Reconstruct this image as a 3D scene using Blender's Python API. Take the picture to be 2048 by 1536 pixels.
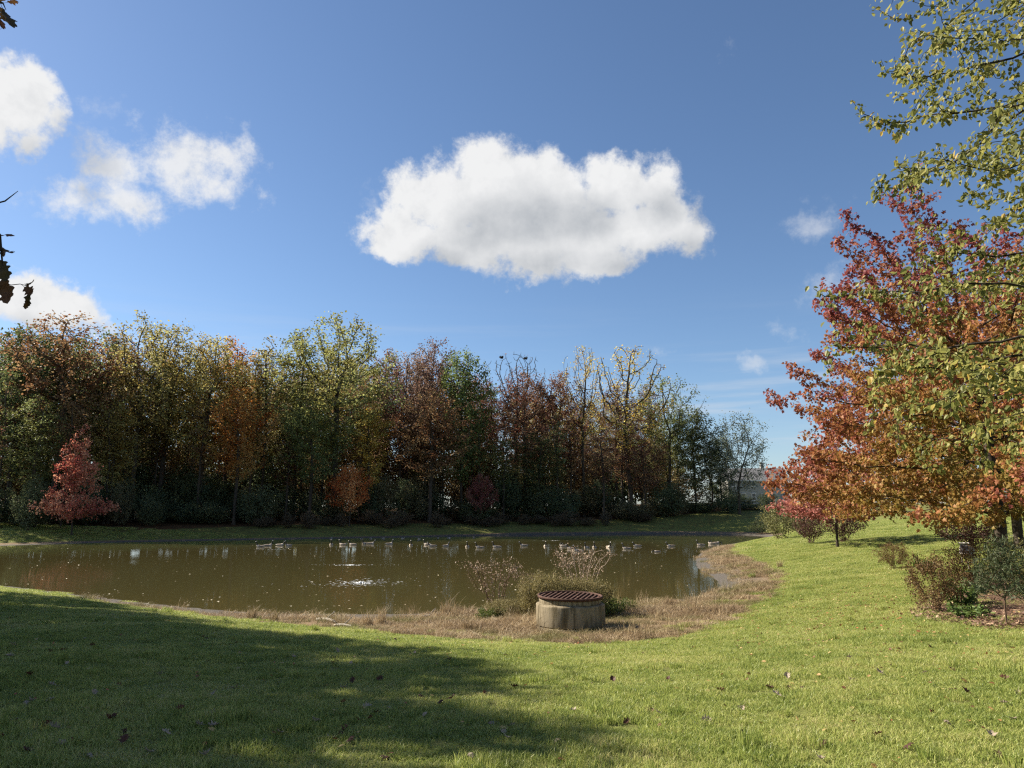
import bpy, math, random
import numpy as np

# ------------------------------------------------------------------ reset
for o in list(bpy.data.objects):
    bpy.data.objects.remove(o, do_unlink=True)
scene = bpy.context.scene
COL = scene.collection
R = math.radians
PITCH = R(10.0)
FPX = 1450.0
CAM = np.array([0.0, 0.0, 1.6])
EXPO = 1.35
SKY = 0.055
CP, SP = math.cos(PITCH), math.sin(PITCH)

# ------------------------------------------------------------------ camera
cam_data = bpy.data.cameras.new('camera')
cam_data.sensor_fit = 'HORIZONTAL'
cam_data.sensor_width = 36.0
cam_data.lens = 36.0 * FPX / 2048.0
cam_data.clip_start = 0.05
cam_data.clip_end = 6000.0
cam = bpy.data.objects.new('camera', cam_data)
cam.location = CAM
cam.rotation_euler = (R(90) + PITCH, 0, 0)
COL.objects.link(cam)
scene.camera = cam

# ------------------------------------------------------------------ exposure
scene.view_settings.view_transform = 'Standard'
scene.view_settings.look = 'None'
scene.view_settings.gamma = 1.0
scene.view_settings.use_curve_mapping = False
scene.view_settings.exposure = EXPO
scene.cycles.use_denoising = False
scene.cycles.max_bounces = 5
scene.cycles.diffuse_bounces = 3
scene.cycles.glossy_bounces = 2
scene.cycles.transmission_bounces = 3
scene.cycles.caustics_reflective = False
scene.cycles.caustics_refractive = False
scene.cycles.pixel_filter_type = 'BLACKMAN_HARRIS'
scene.cycles.filter_width = 1.25

# ------------------------------------------------------------------ sun
SUN_AZ = R(-69.0)      # measured from +Y towards +X
SUN_EL = R(35.0)
sd = bpy.data.lights.new('sun', 'SUN')
sd.energy = 5.0
sd.angle = R(0.53)
sd.color = (1.0, 0.91, 0.76)
sun = bpy.data.objects.new('sun', sd)
sun.rotation_euler = (R(90) - SUN_EL, 0, math.pi - SUN_AZ)
sun.location = (-60, 35, 60)
COL.objects.link(sun)

# ------------------------------------------------------------------ world: sky + clouds by direction
world = bpy.data.worlds.new('World')
scene.world = world
world.use_nodes = True
WT = world.node_tree
WT.nodes.clear()


class S:
    """tiny expression helper around shader sockets"""
    def __init__(self, tree, sock):
        self.t, self.s = tree, sock

    def _m(self, op, *others, clamp=False):
        n = self.t.nodes.new('ShaderNodeMath')
        n.operation = op
        n.use_clamp = clamp
        for i, v in enumerate((self,) + others):
            if isinstance(v, S):
                self.t.links.new(v.s, n.inputs[i])
            else:
                n.inputs[i].default_value = v
        return S(self.t, n.outputs[0])

    def __add__(self, o): return self._m('ADD', o)
    def __sub__(self, o): return self._m('SUBTRACT', o)
    def __mul__(self, o): return self._m('MULTIPLY', o)
    def __truediv__(self, o): return self._m('DIVIDE', o)
    def max(self, o): return self._m('MAXIMUM', o)
    def min(self, o): return self._m('MINIMUM', o)
    def smax(self, o, k): return self._m('SMOOTH_MAX', o, k)
    def clamp(self): return self._m('ADD', 0.0, clamp=True)

    def smooth(self, a, b, lo=0.0, hi=1.0):
        n = self.t.nodes.new('ShaderNodeMapRange')
        n.interpolation_type = 'SMOOTHSTEP'
        self.t.links.new(self.s, n.inputs[0])
        for i, v in zip((1, 2, 3, 4), (a, b, lo, hi)):
            n.inputs[i].default_value = v
        return S(self.t, n.outputs[0])


def ray(u, v):
    yu = (768.0 - v) / FPX
    return np.array([(u - 1024.0) / FPX, CP - yu * SP, SP + yu * CP])


def azel(u, v):
    d = ray(u, v)
    return math.atan2(d[0], d[1]), math.atan2(d[2], math.hypot(d[0], d[1]))


def build_world():
    N, L = WT.nodes, WT.links
    out = N.new('ShaderNodeOutputWorld')
    bg = N.new('ShaderNodeBackground')
    bg.inputs['Strength'].default_value = SKY
    sky = N.new('ShaderNodeTexSky')
    sky.sky_type = 'NISHITA'
    sky.sun_disc = False
    sky.sun_elevation = SUN_EL
    sky.sun_rotation = SUN_AZ
    sky.altitude = 250.0
    sky.air_density = 1.0
    sky.dust_density = 0.35
    sky.ozone_density = 4.4
    tc = N.new('ShaderNodeTexCoord')
    sep = N.new('ShaderNodeSeparateXYZ')
    L.new(tc.outputs['Generated'], sep.inputs[0])
    X, Y, Z = (S(WT, sep.outputs[i]) for i in range(3))
    az0 = X._m('ARCTAN2', Y)
    el0 = Z._m('ARCSINE')

    def noise(scale, detail, rough=0.55, zs=1.0, off=0.0):
        mp = N.new('ShaderNodeMapping')
        mp.inputs['Scale'].default_value = (1, 1, zs)
        mp.inputs['Location'].default_value = (off, off * .7, off * .3)
        L.new(tc.outputs['Generated'], mp.inputs[0])
        n = N.new('ShaderNodeTexNoise')
        n.inputs['Scale'].default_value = scale
        n.inputs['Detail'].default_value = detail
        n.inputs['Roughness'].default_value = rough
        L.new(mp.outputs[0], n.inputs['Vector'])
        return n

    w1 = noise(13.0, 4.0, 0.55)
    ws = N.new('ShaderNodeSeparateColor')
    L.new(w1.outputs['Color'], ws.inputs[0])
    wb = N.new('ShaderNodeSeparateColor')
    L.new(noise(46.0, 4.0, 0.6, off=1.7).outputs['Color'], wb.inputs[0])
    wa = (S(WT, ws.outputs[0]) - 0.5) * 0.060 + (S(WT, wb.outputs[0]) - 0.5) * 0.022
    we = (S(WT, ws.outputs[1]) - 0.5) * 0.060 + (S(WT, wb.outputs[1]) - 0.5) * 0.022
    fb = S(WT, noise(21.0, 10.0, 0.66, off=3.1).outputs[0]) - 0.5
    fb2 = S(WT, noise(8.0, 5.0, 0.5, off=7.7).outputs[0]) - 0.5

    # (u, v, ru, rv, weight): heaps of cumulus; angular places only
    main = [
        (800, 465, 112, 66, 1.0), (880, 400, 130, 90, 1.0), (985, 385, 135, 112, 1.1), (1085, 395, 118, 100, 1.05),
        (1000, 475, 205, 78, 1.0), (1235, 365, 100, 88, 1.0), (1310, 372, 66, 80, .9), (1290, 455, 135, 86, 1.0), (1160, 480, 195, 74, 1.0),
        (1060, 520, 110, 50, .8), (1190, 525, 130, 46, .8), (1375, 475, 64, 56, .8)]
    left = [(40, 205, 120, 105, 1.1), (-60, 230, 120, 110, 1.1), (60, 285, 62, 42, .7), (70, 605, 160, 66, 1.0), (-60, 590, 140, 75, 1.0), (170, 640, 62, 44, .8)]
    thin = [(430, 300, 110, 80, .85), (345, 330, 125, 85, .80), (235, 320, 120, 75, .68), (140, 385, 150, 60, .62), (270, 405, 140, 58, .78), (420, 360, 105, 60, .7)]
    faint = [(205, 215, 60, 60, .8), (1625, 448, 90, 52, .9), (1500, 727, 60, 30, 1.0), (1470, 118, 50, 45, .34), (1690, 570, 130, 60, .8), (1345, 700, 60, 26, .5), (740, 400, 40, 60, .6), (1600, 660, 80, 50, .6)]

    def vec2(a_, e_):
        c_ = N.new('ShaderNodeCombineXYZ')
        L.new(a_.s, c_.inputs[0]); L.new(e_.s, c_.inputs[1])
        return c_.outputs[0]

    def field(v, blobs):
        f = None
        for (u, vv, ru, rv, w) in blobs:
            ca, ce = azel(u, vv)
            ra = abs(azel(u + ru, vv)[0] - ca); re = abs(azel(u, vv - rv)[1] - ce)
            m = N.new('ShaderNodeVectorMath'); m.operation = 'MULTIPLY_ADD'
            L.new(v, m.inputs[0])
            m.inputs[1].default_value = (1 / ra, 1 / re, 0)
            m.inputs[2].default_value = (-ca / ra, -ce / re, 0)
            l = N.new('ShaderNodeVectorMath'); l.operation = 'LENGTH'
            L.new(m.outputs[0], l.inputs[0])
            b = S(WT, l.outputs['Value'])._m('MULTIPLY_ADD', -w, w)
            f = b if f is None else f.smax(b, 0.25)
        return f

    P = vec2(az0 + wa, el0 + we)
    F = field(P, main + left)
    # the same kind of fair-weather cumulus all round, away from the part in view
    away = az0._m('ABSOLUTE').smooth(0.68, 0.85)
    gen = S(WT, noise(2.6, 3.0, 0.5, zs=1.9, off=11.0).outputs[0]).smooth(0.52, 0.75, -0.5, 0.9)
    gen = gen - (el0.smooth(-0.02, 0.06, 1.0, 0.0))
    F = F.max(gen * away + (away * 3.0 - 3.0))
    alpha = (F + fb * 1.30 + fb2 * 0.3).smooth(0.0, 0.42)
    a_thin = (field(P, thin) + fb * 2.6 + fb2 * 1.0).smooth(0.0, 0.95, 0.0, 0.90)
    a_faint = (field(P, faint) + fb * 2.4 + fb2 * 0.8).smooth(0.15, 1.0, 0.0, 0.42)
    alpha = alpha.max(a_thin).max(a_faint)
    # light comes from the sun side: thickness sampled towards the sun darkens the cloud
    F2 = field(vec2(az0 + (wa * 0.5 - 0.062), el0 + (we * 0.5 + 0.038)), main + left) + fb2 * 1.0 + fb * 0.5
    sx, sy, sz = math.sin(SUN_AZ) * math.cos(SUN_EL), math.cos(SUN_AZ) * math.cos(SUN_EL), math.sin(SUN_EL)
    mp2 = N.new('ShaderNodeMapping')
    mp2.inputs['Location'].default_value = (3.1 + .022 * sx, 3.1 * .7 + .022 * sy, 3.1 * .3 + .022 * sz)
    L.new(tc.outputs['Generated'], mp2.inputs[0])
    n2 = N.new('ShaderNodeTexNoise')
    n2.inputs['Scale'].default_value = 21.0; n2.inputs['Detail'].default_value = 5.0; n2.inputs['Roughness'].default_value = 0.6
    L.new(mp2.outputs[0], n2.inputs['Vector'])
    relief = (S(WT, n2.outputs[0]) - 0.5 - fb) * 1.5
    shade = (F2.smooth(0.05, 1.05, 0.0, 0.80) + relief * 0.55 + 0.02).clamp()
    # thin high streaks low over the horizon
    st = S(WT, noise(3.5, 5.0, 0.55, zs=14.0, off=5.0).outputs[0]).smooth(0.44, 0.74)
    band = el0.smooth(0.0, 0.05) * el0.smooth(0.10, 0.30, 1.0, 0.0)
    cir = st * band * 0.6
    haze = el0.smooth(-0.05, 0.20, 0.28, 0.0)

    def mix(f, a, b):
        m = N.new('ShaderNodeMix')
        m.data_type = 'RGBA'
        if isinstance(f, S):
            L.new(f.s, m.inputs[0])
        else:
            m.inputs[0].default_value = f
        for s, i in ((a, 6), (b, 7)):
            if isinstance(s, tuple):
                m.inputs[i].default_value = s
            else:
                L.new(s, m.inputs[i])
        return m.outputs[2]

    K = 1.0 / SKY / 2 ** EXPO
    white = (0.88 * K, 0.885 * K, 0.89 * K, 1)
    grey = (0.44 * K, 0.47 * K, 0.51 * K, 1)
    cloud = mix(shade, white, grey)
    c = mix(haze, sky.outputs[0], (0.50 * K, 0.60 * K, 0.74 * K, 1))
    c = mix(cir, c, (0.66 * K, 0.71 * K, 0.78 * K, 1))
    c = mix(alpha, c, cloud)
    L.new(c, bg.inputs['Color'])
    L.new(bg.outputs[0], out.inputs[0])


build_world()

# ------------------------------------------------------------------ generic helpers
rng = np.random.default_rng(11)


def tag(o, label=None, cat=None, group=None, kind=None):
    if label: o['label'] = label
    if cat: o['category'] = cat
    if group: o['group'] = group
    if kind: o['kind'] = kind
    return o


def empty(name, loc=(0, 0, 0), rz=0.0):
    o = bpy.data.objects.new(name, None)
    o.empty_display_size = 0.2
    o.location = loc
    o.rotation_euler = (0, 0, rz)
    COL.objects.link(o)
    return o


def link(name, me, parent=None):
    o = bpy.data.objects.new(name, me)
    COL.objects.link(o)
    if parent is not None:
        o.parent = parent
    return o


def np_mesh(name, V, loops, totals, mats=(), mat_idx=None, smooth=False, fattr=None):
    me = bpy.data.meshes.new(name)
    V = np.asarray(V, np.float32)
    loops = np.asarray(loops, np.int32).ravel()
    totals = np.asarray(totals, np.int32)
    me.vertices.add(len(V))
    me.vertices.foreach_set('co', V.ravel())
    me.loops.add(len(loops))
    me.loops.foreach_set('vertex_index', loops)
    me.polygons.add(len(totals))
    starts = np.zeros(len(totals), np.int32)
    starts[1:] = np.cumsum(totals)[:-1]
    me.polygons.foreach_set('loop_start', starts)
    for m in mats:
        me.materials.append(m)
    if mat_idx is not None:
        me.polygons.foreach_set('material_index', np.asarray(mat_idx, np.int32))
    me.polygons.foreach_set('use_smooth', np.full(len(totals), smooth))
    if fattr:
        for k, a in fattr.items():
            at = me.attributes.new(k, 'FLOAT', 'FACE')
            at.data.foreach_set('value', np.asarray(a, np.float32))
    me.update(calc_edges=True)
    me.validate()
    return me


class MB:
    """collects polygons, builds one mesh"""
    def __init__(self):
        self.V, self.L, self.T, self.M, self.n = [], [], [], [], 0

    def add(self, verts, faces, mi=0):
        verts = np.asarray(verts, float)
        self.V.append(verts)
        for f in faces:
            self.L.extend(int(i) + self.n for i in f)
            self.T.append(len(f))
            self.M.append(mi)
        self.n += len(verts)

    def box(self, c, s, rot=None, mi=0):
        c = np.asarray(c, float); h = np.asarray(s, float) / 2
        v = np.array([[x, y, z] for x in (-1, 1) for y in (-1, 1) for z in (-1, 1)]) * h
        if rot is not None:
            v = v @ np.asarray(rot).T
        self.add(v + c, [(0, 1, 3, 2), (4, 6, 7, 5), (0, 4, 5, 1), (2, 3, 7, 6), (0, 2, 6, 4), (1, 5, 7, 3)], mi)

    def tube(self, pts, rad, n=6, cap=True, mi=0):
        pts = np.asarray(pts, float)
        rad = np.broadcast_to(np.asarray(rad, float), (len(pts),))
        V = tube_rings(pts, rad, n)
        F = []
        for i in range(len(pts) - 1):
            for k in range(n):
                a, b = i * n + k, i * n + (k + 1) % n
                F.append((a, b, b + n, a + n))
        if cap:
            F.append(tuple(range(n))[::-1])
            F.append(tuple(range((len(pts) - 1) * n, len(pts) * n)))
        self.add(V, F, mi)

    def lathe(self, prof, n=40, c=(0, 0, 0), mi=0, wob=None):
        a = np.arange(n) / n * 2 * math.pi
        V = []
        for (r, z) in prof:
            V.append(np.stack([np.cos(a) * r, np.sin(a) * r, np.full(n, z)], 1))
        V = np.concatenate(V)
        if wob is not None:
            V = V + wob(V)
        F = []
        for i in range(len(prof) - 1):
            for k in range(n):
                p, q = i * n + k, i * n + (k + 1) % n
                F.append((p, q, q + n, p + n))
        self.add(V + np.asarray(c, float), F, mi)

    def build(self, name, mats, parent=None, smooth=False):
        if not isinstance(mats, (list, tuple)):
            mats = [mats]
        me = np_mesh(name, np.concatenate(self.V), self.L, self.T, mats, self.M, smooth)
        return link(name, me, parent)


def norm(v):
    return v / np.maximum(np.linalg.norm(v, axis=-1, keepdims=True), 1e-9)


def tube_rings(pts, rad, n):
    T = np.gradient(pts, axis=0) if len(pts) > 2 else np.repeat((pts[-1:] - pts[:1]), len(pts), 0)
    T = norm(T)
    ref = np.array([1.0, 0, 0]) if abs(T[0][0]) < 0.8 else np.array([0, 1.0, 0])
    u = norm(np.cross(T[0], ref))
    a = np.arange(n) / n * 2 * math.pi
    ca, sa = np.cos(a)[:, None], np.sin(a)[:, None]
    out = []
    for i in range(len(pts)):
        u = u - T[i] * np.dot(u, T[i])
        u = u / max(np.linalg.norm(u), 1e-9)
        w = np.cross(T[i], u)
        out.append(pts[i] + rad[i] * (ca * u + sa * w))
    return np.concatenate(out)


# ------------------------------------------------------------------ materials
MATS = {}


def mat(name, build):
    if name in MATS:
        return MATS[name]
    m = bpy.data.materials.new(name)
    m.use_nodes = True
    t = m.node_tree
    t.nodes.clear()
    out = t.nodes.new('ShaderNodeOutputMaterial')
    s = build(t)
    t.links.new(s, out.inputs[0])
    MATS[name] = m
    return m


def n_noise(t, scale, detail=4, rough=.55, coord='Object', vec=None, stretch=None):
    n = t.nodes.new('ShaderNodeTexNoise')
    n.inputs['Scale'].default_value = scale
    n.inputs['Detail'].default_value = detail
    n.inputs['Roughness'].default_value = rough
    if vec is None:
        tc = t.nodes.new('ShaderNodeTexCoord')
        vec = tc.outputs[coord]
    if stretch:
        mp = t.nodes.new('ShaderNodeMapping')
        mp.inputs['Scale'].default_value = stretch
        t.links.new(vec, mp.inputs[0])
        vec = mp.outputs[0]
    t.links.new(vec, n.inputs['Vector'])
    return n.outputs[0]


def n_ramp(t, fac, stops, interp='LINEAR'):
    r = t.nodes.new('ShaderNodeValToRGB')
    r.color_ramp.interpolation = interp
    e = r.color_ramp.elements
    while len(e) > 1:
        e.remove(e[-1])
    e[0].position, e[0].color = stops[0][0], (*stops[0][1], 1)
    for p, c in stops[1:]:
        k = e.new(p)
        k.color = (*c, 1)
    t.links.new(fac, r.inputs[0])
    return r.outputs[0]


def n_mix(t, f, a, b, mode='MIX'):
    m = t.nodes.new('ShaderNodeMix')
    m.data_type = 'RGBA'
    m.blend_type = mode
    for s, i in ((f, 0), (a, 6), (b, 7)):
        if isinstance(s, (int, float)):
            m.inputs[i].default_value = s
        elif isinstance(s, tuple):
            m.inputs[i].default_value = (*s, 1) if len(s) == 3 else s
        else:
            t.links.new(s, m.inputs[i])
    return m.outputs[2]


def n_attr(t, name):
    a = t.nodes.new('ShaderNodeAttribute')
    a.attribute_name = name
    return a.outputs['Fac']


def n_bump(t, h, strength=.3, dist=.02):
    b = t.nodes.new('ShaderNodeBump')
    b.inputs['Strength'].default_value = strength
    b.inputs['Distance'].default_value = dist
    t.links.new(h, b.inputs['Height'])
    return b.outputs[0]


def n_prin(t, col, rough=.8, spec=.3, bump=None, metal=0.0):
    p = t.nodes.new('ShaderNodeBsdfPrincipled')
    if isinstance(col, tuple):
        p.inputs['Base Color'].default_value = (*col, 1)
    else:
        t.links.new(col, p.inputs['Base Color'])
    if isinstance(rough, (int, float)):
        p.inputs['Roughness'].default_value = rough
    else:
        t.links.new(rough, p.inputs['Roughness'])
    p.inputs['Specular IOR Level'].default_value = spec
    p.inputs['Metallic'].default_value = metal
    if bump is not None:
        t.links.new(bump, p.inputs['Normal'])
    return p.outputs[0]


def leaf_surface(t, col, trans=.35, rough=.55, spec=.25):
    p = n_prin(t, col, rough, spec)
    tr = t.nodes.new('ShaderNodeBsdfTranslucent')
    t.links.new(col, tr.inputs[0])
    m = t.nodes.new('ShaderNodeMixShader')
    m.inputs[0].default_value = trans
    t.links.new(p, m.inputs[1])
    t.links.new(tr.outputs[0], m.inputs[2])
    return m.outputs[0]


def leaf_ramp_mat(name, stops, trans=.35, attr='rnd', rough=.55, spec=.25):
    return mat(name, lambda t: leaf_surface(t, n_ramp(t, n_attr(t, attr), stops), trans, rough, spec))


def leaf_objcol_mat(name, trans=.35):
    def f(t):
        oi = t.nodes.new('ShaderNodeObjectInfo')
        rnd = n_attr(t, 'rnd')
        h = t.nodes.new('ShaderNodeHueSaturation')
        S_ = S(t, rnd)
        t.links.new((S_ * 0.07 + 0.465).s, h.inputs['Hue'])
        t.links.new((S_ * 1.2 + 0.52).s, h.inputs['Value'])
        t.links.new((S_ * -0.35 + 1.15).s, h.inputs['Saturation'])
        t.links.new(oi.outputs['Color'], h.inputs['Color'])
        return leaf_surface(t, h.outputs[0], trans)
    return mat(name, f)


def bark_mat(name, dark, light, scale=6.0):
    def f(t):
        n = n_noise(t, scale, 6, .65, stretch=(1, 1, .22))
        c = n_ramp(t, n, [(.3, dark), (.7, light)])
        return n_prin(t, c, .9, .15, n_bump(t, n, .8, .03))
    return mat(name, f)


M_BARK = bark_mat('bark_grey_brown', (.030, .024, .018), (.105, .085, .065))
M_BARK_DARK = bark_mat('bark_dark', (.018, .014, .012), (.065, .052, .042))
M_TWIG = bark_mat('twig_brown', (.06, .035, .025), (.17, .115, .08), 20)
M_TWIG_PALE = bark_mat('twig_pale', (.24, .18, .14), (.48, .38, .30), 25)
M_WOODLEAF = leaf_objcol_mat('woodland_leaf', .50)


# ------------------------------------------------------------------ terrain functions
WATER_Z = -1.4


def sd_poly(P, poly):
    """signed distance (positive outside) from points P (n,2) to a closed polygon"""
    poly = np.asarray(poly, float)
    d2 = np.full(len(P), 1e18)
    inside = np.zeros(len(P), bool)
    for i in range(len(poly)):
        a, b = poly[i], poly[(i + 1) % len(poly)]
        e = b - a
        w = P - a
        t = np.clip((w @ e) / max(e @ e, 1e-9), 0, 1)
        q = w - t[:, None] * e
        d2 = np.minimum(d2, (q ** 2).sum(1))
        c = ((a[1] <= P[:, 1]) & (b[1] > P[:, 1])) | ((b[1] <= P[:, 1]) & (a[1] > P[:, 1]))
        den = e[1] if abs(e[1]) > 1e-9 else 1e-9
        xi = a[0] + (P[:, 1] - a[1]) / den * e[0]
        inside ^= c & (P[:, 0] < xi)
    d = np.sqrt(d2)
    return np.where(inside, -d, d)


def smooth_poly(p, it=2):
    p = np.asarray(p, float)
    for _ in range(it):
        q = np.roll(p, -1, 0)
        p = np.stack([p * .75 + q * .25, p * .25 + q * .75], 1).reshape(-1, 2)
    return p


# waterline and outer rim of the dry basin, in metres
WATERLINE = smooth_poly([(-66, 48), (-50, 41), (-34, 36.4), (-27, 34.0), (-21.4, 31.3), (-13.5, 25.9), (-8.2, 22.8), (-5.0, 22.3), (-2.2, 22.7), (-0.6, 24.2),
                         (3.6, 24.8), (5.9, 25.9), (8.2, 29.3), (9.3, 34.0), (9.8, 39.5), (11.3, 46), (13.6, 54), (16.6, 62), (21, 71), (27, 80),
                         (32, 89), (31, 98), (25, 101.5), (18, 101.8), (8, 98.6), (-1.5, 95.5), (-14, 87.5), (-28, 80.5), (-40, 74), (-45, 67), (-52, 62), (-66, 58)])
BASIN = smooth_poly([(-69, 46), (-51, 39.6), (-34, 35.0), (-27, 32.5), (-20.2, 29.6), (-12.8, 24.1), (-9.6, 21.7), (-6.8, 19.6), (-3.2, 17.8), (-0.3, 16.1), (1.6, 15.6), (3.2, 16.2), (5.0, 18.2),
                     (7.2, 22.4), (9.6, 27.5), (11.3, 32.5), (12.4, 37), (13.3, 43), (15.0, 52.5), (18, 61), (22.5, 69.5), (29, 78.5),
                     (35, 88), (33.5, 100), (26, 104), (18, 104), (7, 101), (-2, 98), (-15, 90), (-29, 83), (-42, 76), (-48, 70), (-54, 65), (-69, 62)])


def z_rim(x):
    return np.interp(x, [-25, -12, -4, 1], [-1.30, -1.28, -1.20, -1.10])


def fbm2(x, y, seed, octs=4):
    r = np.random.default_rng(seed)
    s = 0
    for o in range(octs):
        a, b, c, d = r.uniform(0, 6.28, 4)
        k = 2.0 ** o
        th = r.uniform(0, 3.14)
        xx, yy = x * math.cos(th) - y * math.sin(th), x * math.sin(th) + y * math.cos(th)
        s = s + (np.sin(xx * k + a + 1.3 * np.sin(yy * k * .7 + b)) * np.sin(yy * k * .9 + c + 1.1 * np.sin(xx * k * .6 + d))) / k
    return s


def ground(P, full=False):
    P = np.asarray(P, float).reshape(-1, 2)
    x, y = P[:, 0], P[:, 1]
    dW = sd_poly(P, WATERLINE)
    dL = sd_poly(P, BASIN)
    rise = 1 - np.exp(-np.maximum(dL, 0) / 8.5)
    Z_RIM = z_rim(x)
    lawn = Z_RIM + (0.08 - Z_RIM) * rise + 0.036 * np.clip(x - 3, 0, 30) * (1 - np.exp(-np.maximum(dL, 0) / 9))
    lawn = lawn + 0.025 * np.clip(y - 104, 0, 60) + 0.02 * np.clip(y - 60, 0, 40) * (1 - np.exp(-np.maximum(dL, 0) / 6))
    lawn = lawn + 0.035 * fbm2(x * .35, y * .35, 5) * np.minimum(1, np.maximum(dL, 0) / 3)
    fr = np.clip(dW / np.maximum(dW - dL, 1e-3), 0, 1)
    dry = WATER_Z + (Z_RIM - WATER_Z) * fr ** 0.85 + 0.03 * fbm2(x * 1.3, y * 1.3, 8) * np.minimum(1, fr * 2) * np.minimum(1, -np.minimum(dL, 0))
    bed = WATER_Z - 0.10 * np.minimum(-dW, 6) - .02
    z = np.where(dL > 0, lawn, np.where(dW > 0, dry, bed))
    if full:
        return z, dW, dL
    return z


def gz(x, y):
    return float(ground([(x, y)])[0])


def on_ground(u, v):
    """where the line of sight through a picture point meets the ground (used once to lay out the plan)"""
    d = ray(u, v)
    t = np.concatenate([np.arange(3, 60, .05), np.arange(60, 260, .2)])
    P = CAM[None] + t[:, None] * d[None]
    z = ground(P[:, :2])
    k = np.argmax(P[:, 2] <= z)
    return P[k][0], P[k][1], float(z[k])


def at_depth(u, v, t):
    return CAM + ray(u, v) * t


# ------------------------------------------------------------------ ground sheet
def axis(lo, hi, step, far):
    a = list(np.arange(lo, hi + 1e-6, step))
    s, x = step, hi
    while x < far:
        s *= 1.25
        x += s
        a.append(x)
    s, x = step, lo
    b = []
    while x > -far:
        s *= 1.25
        x -= s
        b.append(x)
    return np.array(b[::-1] + a)


def ground_mat(t):
    dL, dW = S(t, n_attr(t, 'dL')), S(t, n_attr(t, 'dW'))
    nb = S(t, n_noise(t, 1.6, 5, .6)) - .5
    nf = n_noise(t, 38, 4, .7)
    nm = n_noise(t, .55, 4, .55)
    ns = n_noise(t, 7.0, 4, .6)
    grass = n_mix(t, nm, (.10, .13, .032), (.20, .21, .06))
    grass = n_mix(t, S(t, nf).smooth(.35, .75).s, grass, (.12, .115, .04))
    grass = n_mix(t, S(t, ns).smooth(.58, .72, 0, .55).s, grass, (.13, .10, .045))
    dry = n_mix(t, ns, (.17, .115, .065), (.31, .225, .135))
    dry = n_mix(t, S(t, nf).smooth(.4, .7).s, dry, (.10, .070, .045))
    mud = n_mix(t, nf, (.055, .048, .040), (.15, .135, .12))
    litter = n_mix(t, nf, (.035, .024, .014), (.12, .062, .028))
    c = n_mix(t, (dW + nb * 1.6).smooth(.5, 2.6).s, mud, dry)
    c = n_mix(t, (dL + nb * .7).smooth(-.18, .12).s, c, grass)
    wood = S(t, n_attr(t, 'wood')) + nb * 0.5
    c = n_mix(t, wood.smooth(.35, .6).s, c, litter)  # leaf litter in the wood; on the open bank its colour is painted shade
    h = S(t, nf) + S(t, ns) * 1.5
    return n_prin(t, c, .95, .08, n_bump(t, h.s, .6, .04))


def build_ground():
    xs = axis(-46, 40, .45, 2500)
    ys = axis(-6, 116, .45, 2500)
    X, Y = np.meshgrid(xs, ys)
    P = np.stack([X.ravel(), Y.ravel()], 1)
    z, dW, dL = ground(P, True)
    n, m = len(xs), len(ys)
    i = np.arange(n * m).reshape(m, n)
    q = np.stack([i[:-1, :-1], i[:-1, 1:], i[1:, 1:], i[1:, :-1]], -1).reshape(-1, 4)
    me = np_mesh('ground', np.column_stack([P, z]), q, np.full(len(q), 4), [mat('ground_turf_and_mud', ground_mat)], smooth=True)
    # leaf litter lies under the wood on the far side
    far = np.clip((P[:, 1] - np.interp(P[:, 0], [-60, -45, -28, -1, 20, 40], [74, 80, 92, 106, 112, 118])) / 4 + .5, 0, 1)
    far = far * (dL > 2) * (P[:, 0] < 46) * (P[:, 1] < 190)
    bank = .42 * np.clip((P[:, 1] - np.interp(P[:, 0], [-60, -45, -28, -1, 20, 40], [60, 66, 80, 94, 100, 106])) / 3, 0, 1) * (dL > .3) * (P[:, 1] < 190)  # far bank darkened with the litter colour, standing in for the wood's shade
    far = np.maximum(far, bank)
    for k, a in (('dL', np.clip(dL, -20, 40)), ('dW', np.clip(dW, -20, 40)), ('wood', far)):
        at = me.attributes.new(k, 'FLOAT', 'POINT')
        at.data.foreach_set('value', a.astype(np.float32))
    tag(link('ground', me), kind='structure')


def water_mat(t):
    tc = t.nodes.new('ShaderNodeTexCoord')
    n1 = n_noise(t, 2.2, 3, .5, stretch=(.55, 1.6, 1))
    n2 = n_noise(t, .12, 3, .5)
    h = S(t, n1) * S(t, n2).smooth(.35, .7, .25, 1.0)
    # rings spreading from the aerators
    c = n_mix(t, n_noise(t, .05, 3, .5), (.062, .056, .022), (.078, .064, .023))
    p = n_prin(t, c, .035, .5, n_bump(t, h.s, .11, .05))
    return p


def build_water():
    mb = MB()
    mb.add([(-80, 12, WATER_Z), (48, 12, WATER_Z), (48, 112, WATER_Z), (-80, 112, WATER_Z)], [(0, 1, 2, 3)])
    o = mb.build('pond_water', mat('pond_water', water_mat))
    tag(o, kind='structure')


build_ground()
build_water()


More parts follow.
